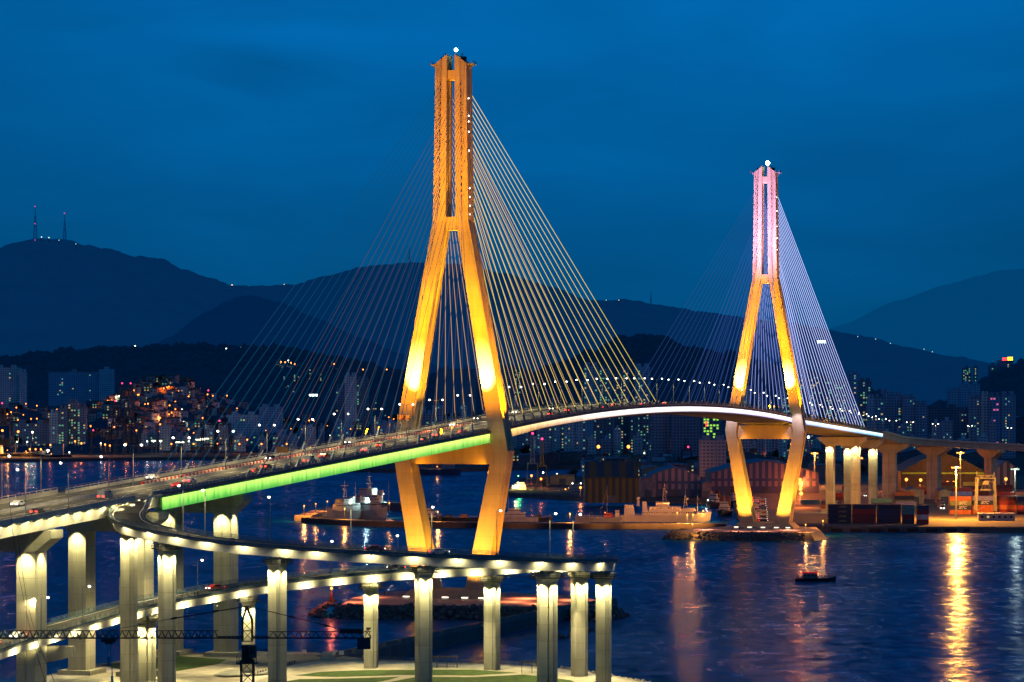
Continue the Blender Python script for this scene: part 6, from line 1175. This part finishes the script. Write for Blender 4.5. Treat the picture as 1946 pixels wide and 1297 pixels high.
def container(x, y, z, col, L_=12.19, rz=0.0, label=None, text=None):
    key = (col, L_); m = mat('container '+col, CC[col], .5, .25, .8)
    if key not in CP: CP[key] = cont_mesh(L_, m).build('shipping_container', m, base=(0, 0, 0)); o = CP[key]
    else: o = CP[key].copy(); COL.objects.link(o)
    o.location = (x, y, z); o.rotation_euler = (0, 0, rz); o['category'] = 'container'; o['group'] = 'shipping containers in the port yard'
    if text:
        for i, (t, sz, dx, tc_) in enumerate(text):
            cu = bpy.data.curves.new('lettering', 'FONT'); cu.body = t; cu.size = sz; cu.shear = .35 if t == 'SITC' else 0; cu.extrude = .015; cu.align_x = 'CENTER'; cu.align_y = 'CENTER'; cu.offset = .05 if t == 'SITC' else .02
            to = bpy.data.objects.new('tmp', cu); me = bpy.data.meshes.new_from_object(to); bpy.data.objects.remove(to); lo_ = bpy.data.objects.new('lettering', me); me.materials.append(tc_); COL.objects.link(lo_)
            lo_.parent = o; lo_.location = (dx, -1.25, 1.28); lo_.rotation_euler = (math.pi/2, 0, 0)
    if label: o['label'] = label
    return o
TXW = mat('lettering white', (.8, .8, .75), .5); TXY = mat('lettering gold', (.42, .30, .10), .5); LV = ['bottom', 'second', 'third', 'top']
PLACE = []
for name, px, yb, cols, L_, txt in (('leftmost quay stack with gold lettering', 1597, 995.5, ['dark blue']*4, 12.19, 'UNIEX'), ('second quay stack from left', 1643.5, 995.5, ['maroon', 'maroon', 'red', 'dark blue'], 12.19, None), ('third quay stack from left', 1690.5, 995.5, ['dark blue', 'navy', 'navy', 'dark blue'], 12.19, None),
                          ('fourth quay stack, of short containers', 1727, 996.5, ['dark blue', 'maroon', 'teal', 'teal'], 6.06, None), ('rightmost dark quay stack', 1754.5, 997, ['maroon', 'white', 'maroon', 'navy'], 6.06, None)):
    a = gnd(px, yb, 3)
    for r_ in range(3 if L_ > 7 else 2):
        for k, c in enumerate(cols):
            cc = c if r_ == 0 else random.choice(['dark blue', 'maroon', 'red', 'brown', 'navy'])
            container(a.x, a.y+1.3+r_*2.6, 3.03+k*2.6, cc, L_, 0, '%s container, %s of the %s%s' % (cc, LV[k], name, ['', ', second row', ', third row'][r_]), [(txt, 1.5, 1.2, TXY)] if txt and r_ == 0 else None)
yard = [('left stack behind the lamp mast', 1826, 978, [('orange', 0), ('navy', 1), ('olive green', 1), ('orange', 0)], 12.19), ('stack behind the gantry', 1868, 977, [('orange', 0), ('orange', 0), ('navy', 1), ('lavender', 0)], 12.19), ('red stack right of the gantry', 1912, 977, [('red', 0), ('orange', 0), ('red', 0), ('maroon', 0)], 12.19), ('blue stack at the right edge', 1955, 978, [('maroon', 0), ('red', 0), ('navy', 0), ('navy', 0)], 12.19)]
for name, px, yb, cols, L_ in yard:
    a = gnd(px, yb, 3)
    for r_ in range(3):
        for k, (c, t) in enumerate(cols):
            cc = c if r_ == 0 else random.choice(['orange', 'maroon', 'red', 'brown', 'navy', 'teal'])
            container(a.x, a.y+1.3+r_*2.7, 3.03+k*2.6, cc, L_, 0, '%s container, %s of the %s%s' % (cc, LV[k], name, ['', ', second row', ', third row'][r_]), [('SITC', 2.3, 1.0, TXW)] if t and r_ == 0 else None)
rowi = 0
for px0, px1, yb, hmax, nm in ((1655, 1700, 972, 3, 'close behind the maroon quay stack'), (1702, 1760, 970, 3, 'close behind the short quay stacks'), (1600, 1660, 938, 3, 'under the first viaduct piers'), (1735, 1778, 948, 3, 'before the left cream shed'), (1830, 1900, 938, 4, 'far back under the viaduct'),(1560, 1640, 968, 2, 'behind the gold-lettered stack'), (1780, 1800, 945, 4, 'beside the farther floodlight mast'), (1890, 1960, 968, 4, 'right of the yard gantry'), (1810, 1885, 958, 4, 'behind the lettered stacks'), (1655, 1712, 962, 2, 'behind the dark quay stacks'), (1888, 1960, 952, 4, 'in the rear right block'), (1806, 1880, 948, 3, 'in the rear middle block'), (1588, 1650, 952, 2, 'under the viaduct piers'), (1520, 1556, 958, 2, 'beside the far pylon'), (1700, 1736, 958, 3, 'left of the lit cream shed')):
    a = gnd(px0, yb, 3); b = gnd(px1, yb, 3); n_ = max(1, int((b.x-a.x)/12.9)); 
    for i in range(n_):
        for k in range(random.randint(max(1, hmax-1), hmax)):
            c = random.choice(list(CC)); container(a.x+6.3+i*12.9, a.y, 3.03+k*2.6, c, 12.19, 0, '%s container, %s level, %s column of the row %s' % (c, LV[k], ordn(i), nm), [('SITC', 2.3, 1.0, TXW)] if c in ('navy', 'white') and k == hmax-1 else None)
# high mast floodlights
def high_mast(px, yb, yt, P, label, col=(1, .36, .04), bulb=None):
    a = gnd(px, yb, 3); zt = H-(yt-HY)*a.y/F; root = thing('floodlight_mast', a, label, 'floodlight mast', 'floodlight masts of the port'); mb = MB(); mb.tube(a, (a.x, a.y, zt), .55, .3, 8); mb.build('mast', STEEL, root)
    mb = MB(); mb.tube((a.x, a.y, zt+.2), (a.x, a.y, zt+.5), 2.3, 2.3, 10); mb.build('headframe', STEEL, root)
    for k in range(6):
        t = k*math.pi/3; mb = MB(); mb.ball((a.x+2.2*math.cos(t), a.y+2.2*math.sin(t), zt), .55, 0, 7, 5); mb.build('lamp', bulb or glow('mast floodlight', (1, .36, .05), 3.4), root)
    point((a.x, a.y-3.2, zt-1.0), P, col, 1.2, sf=.07)
high_mast(1817, 987, 889, 420e3, 'nearer floodlight mast by the container stacks'); high_mast(1825, 938, 861, 90e3, 'farther floodlight mast behind the container stacks'); high_mast(1548, 926, 862, 80e3, 'floodlight mast between far pylon and first pier')
high_mast(1929, 962, 892, 16e3, 'pale floodlight mast at the right edge', (.8, 1, .7), glow('pale mast lamp', (.6, .9, .6), 1.2))
for i, (px, py) in enumerate(((1520, 906), (1520, 916), (1521, 921), (1522, 928), (1521, 934), (1522, 943), (1686, 912-0), (1722, 916), (1749, 917), (1800, 922), (1812, 922), (1911, 915), (1632, 914), (1637, 845+30), (1578, 900))):
    yb = py+22; a = gnd(px, yb, 3); slamp(a.x, a.y, H-(py-HY)*a.y/F-6.4, False, 300000 if i < 6 else 60000, 'container port', 1.25)
slamp(xw(1536, 2600), 2600, 24, True, 20000, 'port gate', 1.6)
# straddle gantry
O = gnd(1873, 983, 3); root = thing('yard_gantry', O, 'pale steel yard gantry standing over a low white office', 'gantry'); GM = mat('gantry pale', (.14, .15, .145), .5)
for sx in (-1, 1):
    for sy in (-3, 3): mb = MB(); mb.beam(O+Vector((sx*5.6, sy, 3.4)), O+Vector((sx*4.9, sy, 22)), .8); mb.build('leg', GM, root)
    mb = MB(); mb.beam(O+Vector((sx*4.9, -4, 22.2)), O+Vector((sx*4.9, 4, 22.2)), .9); mb.tube(O+Vector((sx*5, 0, 22.5)), O+Vector((sx*5, 0, 26)), .2); mb.build('top_beam', GM, root)
mb = MB(); lattice(mb, O+Vector((-5, -2.6, 23)), O+Vector((5, -2.6, 23)), 1, 1.6, 5, r=.14); lattice(mb, O+Vector((-5, 2.6, 21)), O+Vector((5, 2.6, 21)), 1, 1.6, 5, r=.14); mb.box(O+Vector((0, 0, 19.5)), (3, 3, 2)); mb.box(O+Vector((0, -.5, 15.5)), (6, 2.4, .7)); mb.beam(O+Vector((-2, 0, 15.5)), O+Vector((-2, 0, 19)), .15); mb.beam(O+Vector((2, 0, 15.5)), O+Vector((2, 0, 19)), .15); mb.build('trolley_truss', GM, root)
a = gnd(1893, 990, 3); root = thing('site_office', a, 'long low white portable office at the foot of the gantry', 'office'); mb = MB(); mb.box(a+Vector((0, 0, 2.0)), (20, 4, 3.9)); mb.build('wall', mat('office grey', (.33, .32, .33), .7), root); mb = MB(); mb.box(a+Vector((0, 0, 4.1)), (20.6, 4.6, .3)); mb.build('roof', WHITE, root)
for k in range(6): mb = MB(); mb.box(a+Vector((-8+k*3.2, -2.04, 2.2)), (1.3, .1, 1.2)); mb.build('window', WINY if k == 1 else GLASS, root)
for i, (px, yb, hd_) in enumerate(((1788, 957, -1.4), (1788, 963, -1.5), (1788, 969, 1.6))):
    a = gnd(px, yb, 3.03); root = thing('lorry', a, 'container lorry in the port lane, %s from the quay' % ORD[2-i], 'lorry', 'lorries in the port lane'); M = Matrix.Rotation(-.15, 3, 'Z')
    mb = MB(); mb.box(a+Vector((0, -5.6, 1.9)), (2.5, 2.0, 2.6)); mb.box(a+Vector((0, -5.3, 3.3)), (2.3, 1.4, .5)); mb.build('cab', mat('lorry cab', (.3, .3, .32)), root); mb = MB(); mb.box(a+Vector((0, -6.62, 2.3)), (2.1, .05, .9)); mb.build('windscreen', GLASS, root)
    mb = MB(); mb.box(a+Vector((0, 1.5, 1.15)), (2.3, 11.5, .35)); mb.build('chassis', DARKST, root)
    mb = MB(); mb.box(a+Vector((0, 1.6, 2.65)), (2.44, 11.2, 2.6)); mb.build('load', mat('container maroon', CC['maroon'], .5, .25, .8) if i % 2 else mat('container navy', CC['navy'], .5, .25, .8), root)
    for y in (-5.4, 3.4, 4.8):
        for sx in (-1, 1): mb = MB(); mb.tube(a+Vector((sx*.85, y, .55)), a+Vector((sx*1.2, y, .55)), .55, n=10); mb.build('wheel', DARKST, root)
    for sx in (-1, 1): mb = MB(); mb.box(a+Vector((sx*.9, -6.66, 1.2)), (.7, .1, .5)); mb.build('headlight', HEAD, root)
    if i == 0: pass
# parked cars beside the far pylon
for i in range(26):
    c_, r_ = divmod(i, 13); a = gnd(1441+c_*9+r_*-.2, 992-r_*3.6, 3.03); o = putcar(random.choice((0, 1, 2, 3)), a, U(-.05, .05)+.1, 'parked beside the far pylon', 'cars parked beside the far pylon')
for i in range(14):
    a = gnd(1600+i*22+U(-5, 5), 948+U(-6, 6), 3.03); putcar(random.choice((0, 1, 3)), a, U(0, 6), 'standing in the container port', 'cars standing in the port')
# elevated road behind the left wharf
pl = [Vector((xw(-120, 3520), 3520, 17)), Vector((xw(100, 3540), 3540, 17)), Vector((xw(300, 3545), 3545, 15.5)), Vector((xw(520, 3560), 3560, 14)), Vector((xw(700, 3580), 3580, 13))]
P = Path(catmull(pl, 12)); root = thing('elevated_road', (P.at(300).x, P.at(300).y, 0), 'long dark elevated road running behind the left wharf', 'elevated road'); mb = MB(); P.sweep(mb, [(-7, 0), (7, 0), (7, 1), (6.7, 1), (6.7, .2), (-6.7, .2), (-6.7, 1), (-7, 1)][::-1]); P.sweep(mb, [(-5, -1.8), (5, -1.8), (6, -.01), (-6, -.01)]); mb.build('girder', mat('dusk concrete', (.13, .12, .13), .9), root)
l = 20
while l < P.L[-1]: a = P.at(l); mb = MB(); mb.box((a.x, a.y, a.z/2-.6), (2, 3, a.z-1.4)); mb.build('column', MATS['dusk concrete'], root); l += 30
# trees
LEAF = mat('dark foliage', (.018, .038, .02), 1, .5, .6)
def leafy(mb, c, r, n_):
    for k in range(n_):
        d = Vector((random.gauss(0, .45), random.gauss(0, .45), random.gauss(0, .42))); p = c+d*r; s_ = r*U(.14, .3); q = Matrix.Rotation(U(0, 6), 3, 'Z')@Matrix.Rotation(U(0, 3), 3, 'X')
        mb.mesh([p+q@Vector(v)*s_ for v in ((-1, -.6, 0), (1, -.5, .2), (.8, .9, -.1), (-.7, .7, .2))], [(0, 1, 2, 3)])
def tree_proto():
    root = thing('tree', (0, 0, 0), 'tmp tree label here', 'tree'); mb = MB(); mb.tube((0, 0, 0), (.2, 0, 4), .35, .2, 6)
    for k in range(4): t = k*1.6; mb.tube((.15, 0, 3), (.15+1.7*math.cos(t), 1.7*math.sin(t), 5.4), .14, .06, 4)
    mb.build('trunk', mat('bark', (.05, .04, .03), .9), root); mb = MB()
    for k in range(7): leafy(mb, Vector((U(-2, 2), U(-2, 2), U(4.2, 8))), 2.4, 60)
    mb.build('crown', LEAF, root); return root
TP = [tree_proto() for _ in range(3)]
for i in range(70):
    if i < 36: px, Y = U(0, 950), U(3470, 4050); x = xw(px, Y); z = HH.z(x, Y)
    elif i < 58: px, Y = U(970, 1560), U(2350, 3200); x, z = xw(px, Y), 3
    else: px, Y = U(1600, 1900), U(2250, 3000); x, z = xw(px, Y), 3
    if 960 < px < 1115 and 884 < HY+(H-3)*F/Y < 910: continue
    o = put(TP[i % 3], (x, Y, z), U(0, 6), 'x', 'dark trees of the harbour town'); s_ = U(.8, 1.5); o.scale = (s_,)*3; zone_label(o, 'dark leafy tree')
for name, hill, n_, lab in (('woodland', WH, 5200, 'dense dark woodland covering the left hill'), ('woodland', CH_, 2600, 'dense dark woodland covering the round hill behind mid-span'), ('woodland', RH, 1500, 'dense dark woodland covering the right hill')):
    mb = MB(); x0, x1 = hill.R[0][0], hill.R[-1][0]
    for k in range(n_):
        x = U(x0, x1); Y = hill.Yf+(hill.Yr-hill.Yf)*(U(.1, 1.02)**.7 if R() < .6 else U(.9, 1.02)); r = U(3, 7.5); mb.ball((x, Y, hill.z(x, Y)+r*.3), r, 0, 5, 3, U(.8, 1.5), .35)
    tag(mb.build(name, hill.o.data.materials[0]), lab, 'woodland', None, 'stuff')
flush_labels()
PEND_DONE = True
